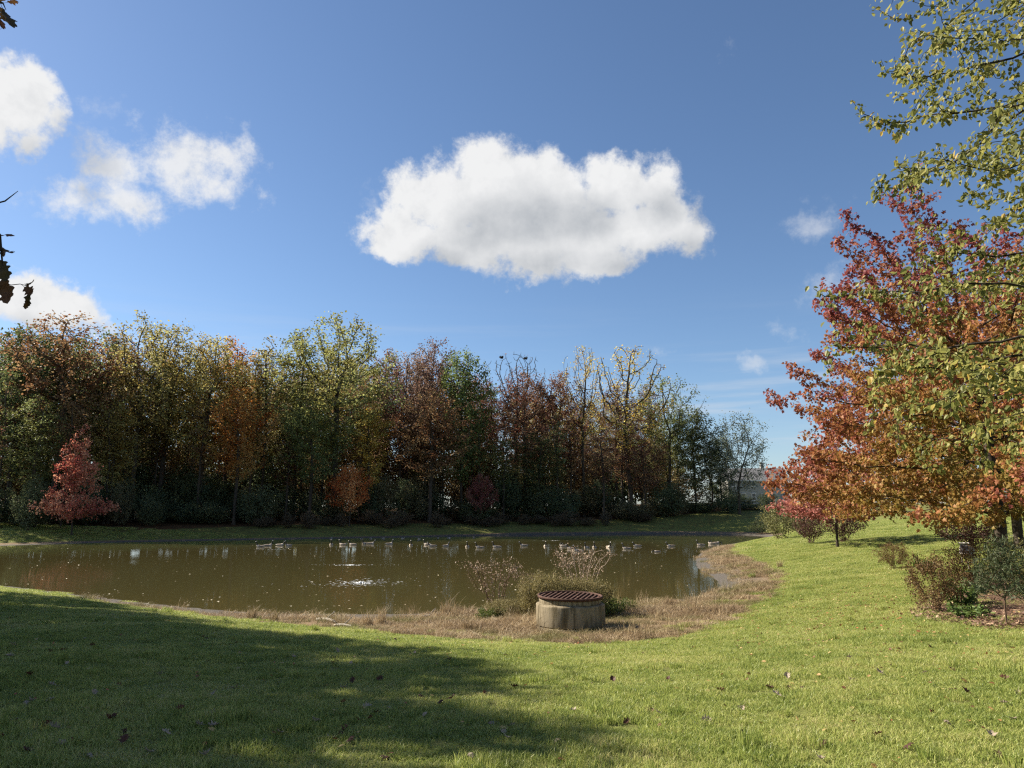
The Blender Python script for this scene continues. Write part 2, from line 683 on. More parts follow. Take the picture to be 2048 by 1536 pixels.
# ------------------------------------------------------------------ plants: skeletons by space colonisation
def colonize(r, attr, starts, parents, step, di, dk, iters=70, up=0.0, jit=.12, maxn=3500):
    pos = [np.asarray(p, float) for p in starts]
    par = list(parents)
    A = np.asarray(attr, float)
    alive = np.ones(len(A), bool)
    Pn = np.array(pos)
    D = np.linalg.norm(A[:, None] - Pn[None], axis=2)
    near = D.argmin(1)
    nd = D.min(1)
    seen = {}
    for _ in range(iters):
        act = alive & (nd < di)
        if not act.any() or len(pos) > maxn:
            break
        idx = np.nonzero(act)[0]
        own = near[idx]
        P = np.array(pos)
        v = norm(A[idx] - P[own])
        new = []
        acc = np.zeros((len(pos), 3))
        np.add.at(acc, own, v)
        for k in np.unique(own):
            d = acc[k]
            l = np.linalg.norm(d)
            if l < 1e-3:
                continue
            d = d / l + r.normal(0, jit, 3) + (0, 0, up)
            d /= np.linalg.norm(d)
            c = seen.get(k, 0)
            if c >= 4:
                alive[idx[own == k]] = False
                continue
            seen[k] = c + 1
            q = P[k] + d * step
            pos.append(q)
            par.append(int(k))
            new.append(len(pos) - 1)
        if not new:
            break
        Q = np.array([pos[i] for i in new])
        D = np.linalg.norm(A[:, None] - Q[None], axis=2)
        j = D.argmin(1)
        dm = D[np.arange(len(A)), j]
        b = dm < nd
        nd[b] = dm[b]
        near[b] = np.array(new)[j[b]]
        alive &= nd > dk
    return np.array(pos), np.array(par)


def pipe_radii(par, tip, ex=2.4):
    n = len(par)
    a = np.zeros(n)
    for i in range(n - 1, -1, -1):
        if a[i] == 0:
            a[i] = tip ** ex
        if par[i] >= 0:
            a[par[i]] += a[i]
    return a ** (1 / ex)


def limbs_mesh(name, pos, par, rad, material, flare=1.5, min_r=0.0):
    n = len(pos)
    kids = [[] for _ in range(n)]
    for i in range(n):
        if par[i] >= 0:
            kids[par[i]].append(i)
    mb = MB()
    stack = [(i, None) for i in range(n) if par[i] < 0]
    while stack:
        i, p = stack.pop()
        chain = [i] if p is None else [p, i]
        while kids[chain[-1]]:
            ks = sorted(kids[chain[-1]], key=lambda k: -rad[k])
            for k in ks[1:]:
                stack.append((k, chain[-1]))
            chain.append(ks[0])
        if len(chain) < 2:
            continue
        rr = rad[chain].copy()
        if p is not None:
            rr[0] = min(rr[0], rr[1] * 1.15)
        else:
            rr[0] *= flare
        if rr.max() < min_r:
            continue
        rr[-1] *= .5
        ns = 9 if rr[0] > .12 else (6 if rr[0] > .04 else (4 if rr[0] > .012 else 3))
        mb.tube(pos[chain], rr, ns, cap=False)
    return np_mesh(name, np.concatenate(mb.V), mb.L, mb.T, [material], smooth=True)


LEAF_QUAD = (np.array([(0, 0, 0), (.5, .42, .10), (1, 0, -.05), (.5, -.42, .10)], float), [(0, 1, 2, 3)])
LEAF_OVATE = (np.array([(0, 0, 0), (.28, .34, .07), (.66, .27, .05), (1, 0, -.10), (.66, -.27, .05), (.28, -.34, .07), (.5, 0, -.03)], float),
              [(0, 6, 2, 1), (6, 3, 2), (0, 5, 4, 6), (6, 4, 3)])
LEAF_LOBED = (np.array([(0, 0, 0), (.12, .42, .06), (.42, .20, .0), (.50, .52, .10), (.66, .20, 0), (1, 0, -.12), (.66, -.20, 0), (.50, -.52, .10), (.42, -.20, .0), (.12, -.42, .06)], float),
              [(0, 2, 1), (2, 4, 3), (0, 8, 6, 5, 4, 2), (0, 9, 8), (8, 7, 6)])


def leaves_mesh(name, C, U, W, size, shape, material, rnd=None):
    """C centres, U leaf axis, W rough normal"""
    tv, tf = shape
    U = norm(U)
    W = W - U * (U * W).sum(1, keepdims=True)
    W = norm(W)
    B = np.cross(W, U)
    s = np.asarray(size).reshape(-1, 1, 1)
    V = C[:, None] + s * (tv[None, :, 0:1] * U[:, None] + tv[None, :, 1:2] * B[:, None] + tv[None, :, 2:3] * W[:, None])
    n, k = len(C), len(tv)
    loops, tot = [], []
    fl = np.concatenate([np.array(f) for f in tf])
    ft = np.array([len(f) for f in tf])
    loops = (np.arange(n)[:, None] * k + fl[None]).ravel()
    tot = np.tile(ft, n)
    if rnd is None:
        rnd = rng.random(n)
    return np_mesh(name, V.reshape(-1, 3), loops, tot, [material], fattr={'rnd': np.repeat(rnd, len(ft))})


def envelope(r, n, h0, h1, prof, shell=.35, holes=0, hole_r=.2, asym=(0, 0), squash=1.0):
    """random points inside a crown; prof(t) is the radius at relative height t"""
    P = []
    hs = []
    for _ in range(holes):
        t = r.random()
        a = r.random() * 6.28
        hs.append((prof(t) * math.cos(a) * .85, prof(t) * math.sin(a) * .85, h0 + t * (h1 - h0)))
    hs = np.array(hs) if hs else None
    lob = r.uniform(0, 6.28, 4)
    cnt = 0
    while cnt < n:
        m = n * 2
        t = r.random(m)
        rr = np.array([prof(x) for x in t])
        mx = rr.max()
        keep = r.random(m) < (rr / mx) ** 1.6
        t, rr = t[keep], rr[keep]
        a = r.random(len(t)) * 6.2832
        q = r.random(len(t)) ** (.5 - shell * .3)
        lump = (1 + .20 * np.sin(3 * a + lob[0] + t * 4) + .15 * np.sin(5 * a + lob[1] - t * 7)) * .95
        rad = rr * q * lump
        p = np.stack([np.cos(a) * rad + asym[0] * t, np.sin(a) * rad * squash + asym[1] * t, h0 + t * (h1 - h0)], 1)
        if hs is not None:
            d = np.linalg.norm(p[:, None] - hs[None], axis=2).min(1)
            p = p[d > hole_r]
        P.append(p)
        cnt += len(p)
    return np.concatenate(P)[:n]


def boughs(r, n, z0, z1, e0, e1, len_f, per, lat, flat, curve, hang=0.0, s0=.22, pw=1.0):
    """attraction points laid out along spreading boughs: layered sprays with gaps between"""
    out = []
    for k in range(n):
        f = ((k + r.uniform(.2, .8)) / n) ** pw
        a = k * 2.39996 + r.normal(0, .25)
        e = e0 + (e1 - e0) * f + r.normal(0, .07)
        Ln = len_f(f) * r.uniform(.80, 1.12)
        z = z0 + (z1 - z0) * f
        s_ = s0 + (1 - s0) * r.random(per) ** .75
        side = np.clip(r.normal(0, .5, per), -1.1, 1.1) * lat * Ln * (.15 + .85 * s_) * (1.15 - .85 * s_ ** 3)
        cv = curve + r.normal(0, .05)
        x = s_ * Ln * math.cos(e)
        zz = z + s_ * Ln * math.sin(e) + cv * Ln * s_ ** 2 + r.normal(0, flat, per) - np.abs(r.normal(0, hang, per)) - .05 * np.abs(side)
        out.append(np.column_stack([math.cos(a) * x - math.sin(a) * side, math.sin(a) * x + math.cos(a) * side, zz]))
    return np.concatenate(out)


def trunk_line(r, h, n, lean=(0, 0), wob=.15):
    z = np.linspace(0, h, n)
    f = z / h
    x = lean[0] * f + wob * np.cumsum(r.normal(0, 1, n)) / math.sqrt(n) * f
    y = lean[1] * f + wob * np.cumsum(r.normal(0, 1, n)) / math.sqrt(n) * f
    return np.stack([x, y, z], 1)


def twig_leaves(r, pos, par, rad, thr, per, spread, size, droop=.3, up=.4, svar=.35):
    tw = np.nonzero((rad < thr) & (par >= 0))[0]
    base = pos[tw]
    d = norm(pos[tw] - pos[par[tw]])
    C = np.repeat(base, per, 0)
    D = np.repeat(d, per, 0)
    seg = np.repeat(np.linalg.norm(pos[tw] - pos[par[tw]], axis=1), per)[:, None]
    C = C - D * seg * r.random((len(C), 1)) + r.normal(0, spread, C.shape)
    U = norm(D * .6 + r.normal(0, .7, C.shape) + (0, 0, -droop))
    W = norm(r.normal(0, .7, C.shape) + (0, 0, up))
    s = size * (1 + svar * r.uniform(-1, 1, len(C)))
    return C, U, W, s


def grow_tree(name, seed, H, base, prof, n_attr_, step, tip, leaf, per, spread, lmat, bark=M_BARK, thr=2.6, leader=.75,
              holes=6, hole_r=1.5, shape=LEAF_QUAD, up=.12, lean=(0, 0), keep=1.0, asym=(0, 0), droop=.3, ex=2.4, di=None, dk=None, wob=.3, rndf=None, shell=.35, attr=None, maxn=3500):
    r = np.random.default_rng(seed)
    A = envelope(r, n_attr_, base, H, prof, shell, holes, hole_r, asym) if attr is None else attr(r)
    nt = max(5, int(H * leader / step * .8))
    T = trunk_line(r, H * leader, nt, lean, wob)
    pos, par = colonize(r, A, T, [-1] + list(range(nt - 1)), step, di or step * 9, dk or step * 1.6, 80, up, .12, maxn)
    rad = pipe_radii(par, tip, ex)
    bm = limbs_mesh(name + '_trunk', pos, par, rad, bark)
    C, U, W, s = twig_leaves(r, pos, par, rad, tip * thr, per, spread, leaf, droop)
    if keep < 1:
        # leaves fall off in whole sprays, not one by one
        f = fbm2(C[:, 0] * 1.1 + C[:, 2] * .5, C[:, 1] * 1.1 - C[:, 2] * .9, seed + 5, 3)
        k = f < np.quantile(f, keep)
        C, U, W, s = C[k], U[k], W[k], s[k]
    rn = r.random(len(C)) if rndf is None else rndf(r, C)
    lm = leaves_mesh(name + '_crown', C, U, W, s, shape, lmat, rn)
    return bm, lm


def place_tree(kind, var, loc, rz, sc, color, label, group=None, cat='tree', name=None):
    root = empty(name or kind, loc, rz)
    root.scale = sc if isinstance(sc, tuple) else (sc, sc, sc)
    tag(root, label, cat, group)
    t = link('trunk', var[0], root)
    c = link('crown', var[1], root)
    c['kind'] = 'stuff'
    c.color = (*color, 1)
    return root


def prof_round(r, p=2.0, low=.45):
    return lambda t: r * max(.08, (1 - abs((t - low) / (1 - low if t > low else low)) ** p)) ** .5


def prof_cone(r):
    return lambda t: r * (max(.03, 1 - t) ** .75) * min(1, t * 6 + .35)


# ------------------------------------------------------------------ the wood across the pond
def vary(rr, C):
    # whole sprays share a tint, single leaves vary a little
    f = fbm2(C[:, 0] * .8 + C[:, 2] * .3, C[:, 1] * .8 + C[:, 2] * .5, int(rr.integers(1000)), 3)
    return np.clip(.5 + .26 * f + rr.normal(0, .17, len(C)), 0, 1)


V = {}
WK = dict(rndf=vary)
V['broad'] = grow_tree('broad', 1, 25, 8.0, prof_round(6.5, 2.4, .52), 1150, .70, .034, .25, 20, .36, M_WOODLEAF, holes=14, hole_r=1.5, leader=.6, **WK)
V['oak'] = grow_tree('oak', 2, 25, 8.0, prof_round(5.6, 2.4, .55), 1150, .68, .032, .24, 20, .34, M_WOODLEAF, holes=14, hole_r=1.4, leader=.65, **WK)
V['tall'] = grow_tree('tall', 3, 25, 6.5, prof_round(3.6, 2.2, .6), 800, .66, .028, .24, 19, .34, M_WOODLEAF, holes=9, hole_r=1.1, leader=.85, **WK)
V['loose'] = grow_tree('loose', 4, 25, 6.5, prof_round(5.0, 2.2, .62), 850, .68, .028, .24, 15, .36, M_WOODLEAF, holes=12, hole_r=1.6, leader=.55, keep=.8, **WK)
V['sparse'] = grow_tree('sparse', 5, 25, 8, prof_round(4.6, 2.0, .68), 900, .56, .032, .23, 8, .30, M_WOODLEAF, holes=8, hole_r=1.5, leader=.5, keep=.6, **WK)
V['bare'] = grow_tree('bare', 6, 25, 9, prof_round(4.2, 2.0, .65), 1300, .46, .026, .20, 2, .3, M_WOODLEAF, holes=5, hole_r=1.2, leader=.55, keep=.12, **WK)
V['dense'] = grow_tree('dense', 7, 20, 4, prof_round(4.0, 2.6, .55), 950, .60, .024, .25, 24, .34, M_WOODLEAF, holes=9, hole_r=1.1, leader=.7, **WK)
V['airy'] = grow_tree('airy', 8, 16, 2.6, prof_round(4.6, 2.2, .5), 850, .50, .020, .18, 13, .30, M_WOODLEAF, holes=14, hole_r=1.3, leader=.35, up=.2, **WK)
V['pole'] = grow_tree('pole', 9, 20, 6, prof_round(2.2, 2.2, .6), 380, .58, .027, .23, 14, .34, M_WOODLEAF, holes=6, hole_r=.8, leader=.85, keep=.8, **WK)
V['cone'] = grow_tree('cone', 10, 8.5, 1.2, lambda t: 3.0 * (max(.04, 1 - t) ** .62) * min(1, t * 5 + .5) * (1 + .22 * math.sin(t * 15)), 1000, .34, .011, .16, 18, .17, M_WOODLEAF, holes=16, hole_r=.6, leader=.85, up=.25, **WK)
V['small'] = grow_tree('small', 12, 6.0, 1.5, prof_round(2.6, 2.0, .40), 700, .31, .012, .15, 16, .17, M_WOODLEAF, holes=16, hole_r=.6, leader=.5, **WK)
V['under'] = grow_tree('under', 13, 6.0, .3, prof_round(2.9, 2.2, .45), 800, .36, .013, .19, 15, .26, M_WOODLEAF, bark=M_BARK_DARK, holes=14, hole_r=.75, leader=.3, **WK)

C_RUST, C_OLIVE, C_GREEN = (.25, .145, .068), (.275, .228, .072), (.165, .182, .060)
C_DKGREEN, C_YELLOW, C_AMBER = (.085, .112, .042), (.50, .37, .075), (.44, .20, .045)
C_PURPLE, C_REDBR, C_GREYG = (.19, .115, .080), (.195, .097, .058), (.16, .18, .12)
C_RED, C_ORANGE, C_PINK = (.52, .20, .125), (.58, .22, .065), (.33, .065, .075)
C_YOLIVE = (.34, .275, .080)
# the trees one finds one's way by
MARKS = [(15, 'dark green end tree'), (60, 'green young tree'), (105, 'large rust brown oak'), (150, 'red conical maple'), (262, 'tall olive tree'), (318, 'broad olive brown tree'),
         (400, 'forked yellow olive tree'), (470, 'amber orange tree'), (522, 'slender olive tree'), (590, 'narrow green tree'), (668, 'largest green crown'), (738, 'bright yellow young tree'),
         (800, 'half bare purple tree'), (866, 'purplish brown oak'), (922, 'round dark green tree'), (985, 'small dull red tree'), (1035, 'bare tree with nests'), (1115, 'red brown oak'), (1168, 'slim sparse yellow tree'),
         (1262, 'wide sparse yellow tree'), (1340, 'green loose tree'), (1392, 'dark green small tree'), (1478, 'airy grey green tree')]


def mark(u):
    return min(MARKS, key=lambda m: abs(m[0] - u))[1]


def front(u):
    return float(np.interp(u, [-400, 0, 200, 500, 1000, 1300, 1560], [66, 76, 84, 91, 105, 111, 115]))


def wood_tree(u, top, var, color, dt, label, group=None, wpx=None, rz=None, name='woodland_tree', vh=25.0, vw=None):
    t = front(u) + dt
    p = at_depth(u, 1000, t)
    x, y = p[0], p[1]
    z = gz(x, y)
    ztop = at_depth(u, top, t)[2]
    k = (ztop - z) / vh
    kw = k
    if wpx is not None:
        kw = (wpx / FPX * t) / vw * (1.14 if vh > 15 else 1.0)
    return place_tree(name, V[var], (x, y, z - .08), rng.uniform(0, 6.28) if rz is None else rz, (kw, kw, k), color, label, group)


G = 'trees of the wood across the pond'
RUSTL = 'rust brown tree in the wood across the pond'
wood_tree(15, 622, 'dense', C_DKGREEN, 8, 'dark green tree behind the rust brown crowns at the end of the wood', vh=20)
wood_tree(105, 612, 'oak', C_RUST, 5, 'large rust brown oak behind the red conical maple', wpx=230, vw=11.2)
wood_tree(185, 640, 'dense', C_DKGREEN, 12, 'dark green tree squeezed between rust and olive crowns in the wood', vh=20)
wood_tree(262, 600, 'loose', C_OLIVE, 4, 'tall olive tree with a thin open top beside the rust oak', wpx=180, vw=10)
wood_tree(318, 628, 'broad', C_OLIVE, 7, 'broad olive brown tree with a rounded orange tinged top', wpx=190, vw=13)
wood_tree(400, 652, 'oak', C_YOLIVE, 3, 'yellow olive tree with two dark forking trunks', wpx=150, vw=11.2)
wood_tree(448, 660, 'tall', C_AMBER, 8, 'orange topped tree behind the yellow olive tree', wpx=100, vw=7.2)
wood_tree(522, 650, 'pole', C_OLIVE, 5, 'slender olive tree with a straight dark stem next to the big green crown', wpx=80, vw=4.4, vh=20)
wood_tree(585, 645, 'tall', C_GREEN, 8, 'narrow green tree leaning against the largest green crown', wpx=100, vw=7.2)
wood_tree(668, 612, 'broad', (.245, .24, .072), 2, 'largest yellow green crown of the wood, highest in its middle', wpx=235, vw=13)
wood_tree(800, 670, 'loose', C_PURPLE, 5, 'purple brown half bare tree beside the largest green crown', wpx=130, vw=10)
wood_tree(866, 664, 'oak', C_PURPLE, 8, 'purplish brown oak behind the dark green round tree', wpx=130, vw=11.2)
wood_tree(922, 680, 'dense', (.13, .165, .048), 3, 'dark green round topped tree standing between reddish brown trees', wpx=115, vw=8, vh=20)
bare = wood_tree(1035, 684, 'bare', C_REDBR, 6, 'bare grey tree with two dark nests in its top', wpx=125, vw=8.4)
wood_tree(1050, 726, 'oak', C_REDBR, 3, 'dark red brown oak below the bare tree with nests', wpx=130, vw=11.2)
wood_tree(1115, 732, 'oak', C_REDBR, 5, 'red brown oak beside the sparse yellow trees', wpx=120, vw=11.2)
wood_tree(1168, 672, 'sparse', C_YELLOW, 4, 'slim sparse yellow tree with bare arching limbs', wpx=85, vw=9.2)
wood_tree(1262, 674, 'sparse', C_YELLOW, 2, 'wide sparse yellow tree with long bare limbs above the wood', wpx=150, vw=9.2)
wood_tree(1340, 730, 'loose', C_GREEN, 3, 'green loose tree at the thinning end of the wood', wpx=120, vw=10)
wood_tree(1392, 805, 'dense', (.12, .135, .06), 2, 'dark green small tree beside the airy grey green one', wpx=90, vw=8, vh=20)
wood_tree(1478, 812, 'airy', C_GREYG, -4, 'airy grey green tree in front of the pale house', wpx=125, vw=9.2, vh=16)
wood_tree(1443, 868, 'dense', (.10, .12, .06), 3, 'dark dense tree hiding one end of the pale house', wpx=60, vw=8, vh=20)
wood_tree(1425, 850, 'airy', (.13, .15, .09), 4, 'shaded airy tree behind the last trees of the wood', wpx=90, vw=9.2, vh=16)
# middle storey
wood_tree(470, 770, 'oak', C_AMBER, -1, 'amber orange tree glowing low in the wood', wpx=120, vw=11.2, vh=25)
wood_tree(738, 800, 'tall', C_YELLOW, -1, 'bright yellow young tree below the largest green crown', wpx=75, vw=7.2)
wood_tree(860, 770, 'oak', C_RUST, 0, 'russet tree below the purplish brown oaks', wpx=150, vw=11.2)
wood_tree(220, 800, 'tall', C_YOLIVE, 1, 'yellow green young tree beside the red conical maple', wpx=90, vw=7.2)
wood_tree(60, 780, 'tall', C_GREEN, 0, 'green young tree in front of the rust oak', wpx=110, vw=7.2)
wood_tree(1075, 860, 'tall', C_DKGREEN, 0, 'dark green young tree below the red brown oaks', wpx=90, vw=7.2)
wood_tree(1290, 870, 'oak', C_REDBR, 0, 'small russet tree below the sparse yellow ones', wpx=90, vw=11.2)
wood_tree(620, 800, 'oak', (.15, .185, .06), -1, 'green spreading tree below the largest crown', wpx=130, vw=11.2)
# specimens on the far bank
wood_tree(150, 838, 'cone', C_RED, -6.5, 'red conical maple standing in front of the wood', wpx=130, vw=6.2, vh=8.5, name='maple_tree')
wood_tree(700, 925, 'small', C_ORANGE, -4, 'small orange tree on the far bank in front of the wood', wpx=92, vw=5.2, vh=6.0, name='maple_tree')
wood_tree(962, 945, 'small', (.26, .085, .07), -3, 'small dull red tree on the far bank in front of the wood', wpx=62, vw=5.2, vh=6.0, name='maple_tree')

# rows further in: only their tops and stems show between the others
KINDS = [('oak', C_RUST, 'rust brown'), ('broad', C_OLIVE, 'olive'), ('tall', C_GREEN, 'green'), ('oak', C_PURPLE, 'purple brown'), ('loose', C_YOLIVE, 'yellow olive'), ('tall', C_REDBR, 'red brown')]
rw = np.random.default_rng(77)
TOPL = [(-300, 640), (0, 640), (200, 655), (450, 680), (600, 690), (760, 690), (900, 700), (1000, 745), (1150, 755), (1330, 760), (1400, 840), (1450, 900)]
for row, (dt, nn, lo, hi) in enumerate([(10, 23, -260, 1400), (18, 19, -260, 1390), (28, 17, -240, 1370), (41, 14, -230, 1340)]):
    for k in range(nn):
        u = lo + (hi - lo) * (k + .5) / nn + rw.uniform(-25, 25)
        top = np.interp(u, [a for a, b in TOPL], [b for a, b in TOPL]) + rw.uniform(-6, 75) + row * 4
        var, col, word = KINDS[int(rw.integers(len(KINDS)))]
        if row == 0 and k % 3 == 0:
            var = 'pole'
        wood_tree(u, top, var, tuple(np.array(col) * rw.uniform(.8, 1.1)), dt + rw.uniform(-3, 3), word + ' tree deep in the wood behind the ' + mark(u), 'trees deep in the wood', vh=20 if var == 'pole' else 25)
# slender stems along the front of the wood
for k in range(30):
    u = -60 + 1480 * (k + .5) / 30 + rw.uniform(-20, 20)
    top = np.interp(u, [a for a, b in TOPL], [b for a, b in TOPL]) + rw.uniform(60, 190)
    col = [C_OLIVE, C_RUST, C_GREEN, C_REDBR][int(rw.integers(4))]
    wood_tree(u, top, 'pole', col, rw.uniform(-1, 8), 'slender young tree with thin dark stem beside the ' + mark(u), 'slender stems along the wood edge', vh=20, wpx=rw.uniform(40, 70), vw=4.4)
# dark understorey filling the wood between the stems
for row, (dt, nn, lo, hi) in enumerate([(14, 18, -180, 1390), (26, 16, -200, 1370), (38, 14, -240, 1350)]):
    for k in range(nn):
        u = lo + (hi - lo) * (k + .5) / nn + rw.uniform(-18, 18)
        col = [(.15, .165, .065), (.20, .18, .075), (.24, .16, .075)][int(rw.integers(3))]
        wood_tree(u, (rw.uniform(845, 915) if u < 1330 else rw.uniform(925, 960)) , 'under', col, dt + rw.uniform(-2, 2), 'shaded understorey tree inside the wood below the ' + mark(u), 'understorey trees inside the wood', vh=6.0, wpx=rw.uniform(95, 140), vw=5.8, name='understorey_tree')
for k in range(12):
    u = 60 + 470 * (k + .5) / 12 + rw.uniform(-12, 12)
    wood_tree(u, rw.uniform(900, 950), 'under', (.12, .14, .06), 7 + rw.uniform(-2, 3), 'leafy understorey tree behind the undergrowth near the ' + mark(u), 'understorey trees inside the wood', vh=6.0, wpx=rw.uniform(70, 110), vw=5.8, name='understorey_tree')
# shrubs that hide the lower storey of the house
for (u, top, w_, dt) in ((1436, 962, 60, 6), (1462, 975, 46, 8), (1490, 988, 40, 9), (1532, 982, 40, 8), (1480, 1003, 60, 2), (1515, 1006, 50, 1)):
    wood_tree(u, top, 'under', (.10, .12, .055), dt, 'dark bush in front of the pale house behind the ' + mark(u), 'bushes in front of the house', vh=6.0, wpx=w_, vw=5.8, name='garden_bush')
# dark undergrowth along the front
for k in range(52):
    u = -80 + 1540 * (k + .5) / 52 + rw.uniform(-14, 14)
    h = rw.uniform(940, 1005) if u < 1400 else rw.uniform(975, 1005)
    t = rw.uniform(-2, 5)
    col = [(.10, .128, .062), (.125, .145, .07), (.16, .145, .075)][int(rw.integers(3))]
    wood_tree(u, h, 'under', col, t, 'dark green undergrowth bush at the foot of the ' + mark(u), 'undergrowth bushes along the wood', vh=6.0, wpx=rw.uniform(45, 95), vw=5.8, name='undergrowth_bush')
# low scrub on the far bank at the foot of the wood
for k in range(22):
    u = 500 + 820 * (k + .5) / 22 + rw.uniform(-24, 24)
    wood_tree(u, rw.uniform(1016, 1033), 'under', (.13, .095, .06), -4 + rw.uniform(-2, 1.5), 'low brown scrub on the far bank in front of the ' + mark(u), 'low scrub on the far bank', vh=6.0, wpx=rw.uniform(16, 55), vw=5.8, name='scrub_bush')

# nests in the bare tree
bx, by = bare.location.x, bare.location.y
tb = front(1035) + 6
for (u, v) in ((1003, 714), (1051, 716)):
    c = at_depth(u, v, tb)
    r = np.random.default_rng(int(u))
    mb = MB()
    for i in range(46):
        a = r.uniform(0, 6.28); e = r.uniform(-.9, .4)
        d = np.array([math.cos(a) * math.cos(e), math.sin(a) * math.cos(e), math.sin(e) * .8]) * .3 * r.uniform(.6, 1)
        q = norm(np.cross(d, r.normal(0, 1, 3))) * r.uniform(.12, .26)
        mb.tube([d - q, d * 1.06, d + q], [.028, .034, .02], 4, mi=0)
    o = mb.build('bird_nest', M_BARK_DARK)
    o.location = c
    tag(o, 'dark twig nest high in the bare grey tree', 'nest', 'nests in the bare tree')


# ------------------------------------------------------------------ house and rail fence beyond the wood
def build_house():
    siding = mat('house_siding', lambda t: n_prin(t, n_mix(t, n_noise(t, 3, 3), (.33, .32, .29), (.40, .39, .36)), .7, .3))
    roofm = mat('house_shingles', lambda t: n_prin(t, n_mix(t, n_noise(t, 9, 4, .7), (.10, .10, .105), (.17, .17, .175)), .9, .2))
    trim = mat('house_trim', lambda t: n_prin(t, (.78, .77, .74), .5, .3))
    glass = mat('house_glass', lambda t: n_prin(t, (.02, .025, .03), .05, .6))
    t = 150.0
    c = at_depth(1518, 1000, t)
    z0 = gz(c[0], c[1])
    root = empty('house', (c[0], c[1], z0), R(-4))
    root.scale = (.72, 1, 1)
    tag(root, 'pale two storey house with a grey shingle roof behind the airy tree', 'house')
    ze = at_depth(1500, 961, t)[2] - z0
    zr = at_depth(1500, 935, t)[2] - z0
    w, dp = 17.0, 9.0
    mb = MB(); mb.box((0, dp / 2, ze / 2 - .2), (w, dp, ze + .4)); mb.build('wall', siding, root)
    mb = MB()
    o = .5
    for s in (0, 1):
        y0, y1 = (-o, dp / 2) if s == 0 else (dp + o, dp / 2)
        v = [(-w / 2 - o, y0, ze - .1), (w / 2 + o, y0, ze - .1), (w / 2 + o, y1, zr), (-w / 2 - o, y1, zr)]
        v = np.array(v)
        n = np.vstack([v, v + (0, 0, .18)])
        mb.add(n, [(3, 2, 1, 0), (4, 5, 6, 7), (0, 1, 5, 4), (1, 2, 6, 5), (2, 3, 7, 6), (3, 0, 4, 7)])
    for s in (-1, 1):
        x = s * (w / 2 - .01)
        mb.add([(x, 0, ze), (x, dp, ze), (x, dp / 2, zr - .05)], [(0, 1, 2)])
    roof = mb.build('roof', roofm, root)
    mb = MB(); mb.box((0, -o - .07, ze - .05), (w + 2 * o + .1, .12, .2)); mb.build('gutter', trim, roof)
    mb = MB(); mb.box((3.2, dp / 2 + .6, zr + .5), (.9, .7, 1.6)); mb.box((3.2, dp / 2 + .6, zr + 1.34), (1.1, .9, .12)); mb.build('chimney', siding, roof)
    for st in (0, 1):
        for k in range(6):
            x = -w / 2 + w * (k + .5) / 6
            z = 1.5 + st * 2.9
            mb = MB(); mb.box((x, -.025, z), (1.0, .08, 1.4)); wd = mb.build('window', glass, root)
            mb = MB()
            for (dx, dz, sx, sz) in ((-.55, 0, .12, 1.6), (.55, 0, .12, 1.6), (0, .75, 1.0, .12), (0, -.75, 1.0, .12), (0, 0, .98, .07)):
                mb.box((x + dx, -.06, z + dz), (sx, .12, sz))
            mb.build('frame', trim, wd)


def build_fence():
    wood = mat('fence_weathered', lambda t: n_prin(t, n_mix(t, n_noise(t, 8, 4), (.36, .33, .29), (.58, .55, .50)), .8, .2))
    root = None
    A = np.array(at_depth(1440, 1018, 126)[:2]); B = np.array(at_depth(1720, 1018, 126)[:2])
    n = 11
    root = empty('rail_fence', (*A, gz(*A)))
    tag(root, 'pale two rail fence in front of the house beyond the trees', 'fence')
    for k in range(n):
        p = A + (B - A) * k / (n - 1)
        mb = MB(); z = gz(*p); mb.box((p[0] - A[0], p[1] - A[1], z - gz(*A) + .55), (.14, .14, 1.3)); mb.box((p[0] - A[0], p[1] - A[1], z - gz(*A) + 1.22), (.19, .19, .06))
        mb.build('post', wood, root)
        if k:
            q = A + (B - A) * (k - 1) / (n - 1)
            for h in (.5, .98):
                a = np.array([q[0] - A[0], q[1] - A[1] - .1, gz(*q) - gz(*A) + h]); b = np.array([p[0] - A[0], p[1] - A[1] - .1, z - gz(*A) + h])
                mb = MB(); mb.tube([a, (a + b) / 2 + (0, 0, rng.uniform(-.02, .02)), b], .055, 6); mb.build('rail', wood, root)


build_house()
build_fence()


# ------------------------------------------------------------------ near trees on the right
def maple_rnd(r, C):
    # outer and upper leaves have turned further (red), sheltered ones are still orange and yellow
    d = np.hypot(C[:, 0], C[:, 1]) / 6.5
    f = fbm2(C[:, 0] * .7, C[:, 1] * .7 + C[:, 2] * .8, 31, 3)
    return np.clip(.02 + .62 * d ** 1.6 + .48 * np.clip((C[:, 2] - 3) / 7, 0, 1) + .13 * f + r.normal(0, .12, len(C)), 0, 1)


M_MAPLE = leaf_ramp_mat('maple_leaf', [(0, (.21, .18, .04)), (.25, (.33, .205, .055)), (.5, (.345, .145, .060)), (.75, (.30, .090, .062)), (1, (.22, .052, .060))], .38)
M_PINK = leaf_ramp_mat('pink_maple_leaf', [(0, (.26, .085, .065)), (.5, (.36, .12, .10)), (1, (.44, .19, .16))], .38)
M_BIRCH = leaf_ramp_mat('birch_leaf', [(0, (.11, .12, .035)), (.45, (.225, .235, .068)), (.78, (.36, .33, .10)), (.9, (.44, .31, .06)), (1, (.50, .36, .10))], .48, rough=.5, spec=.28)

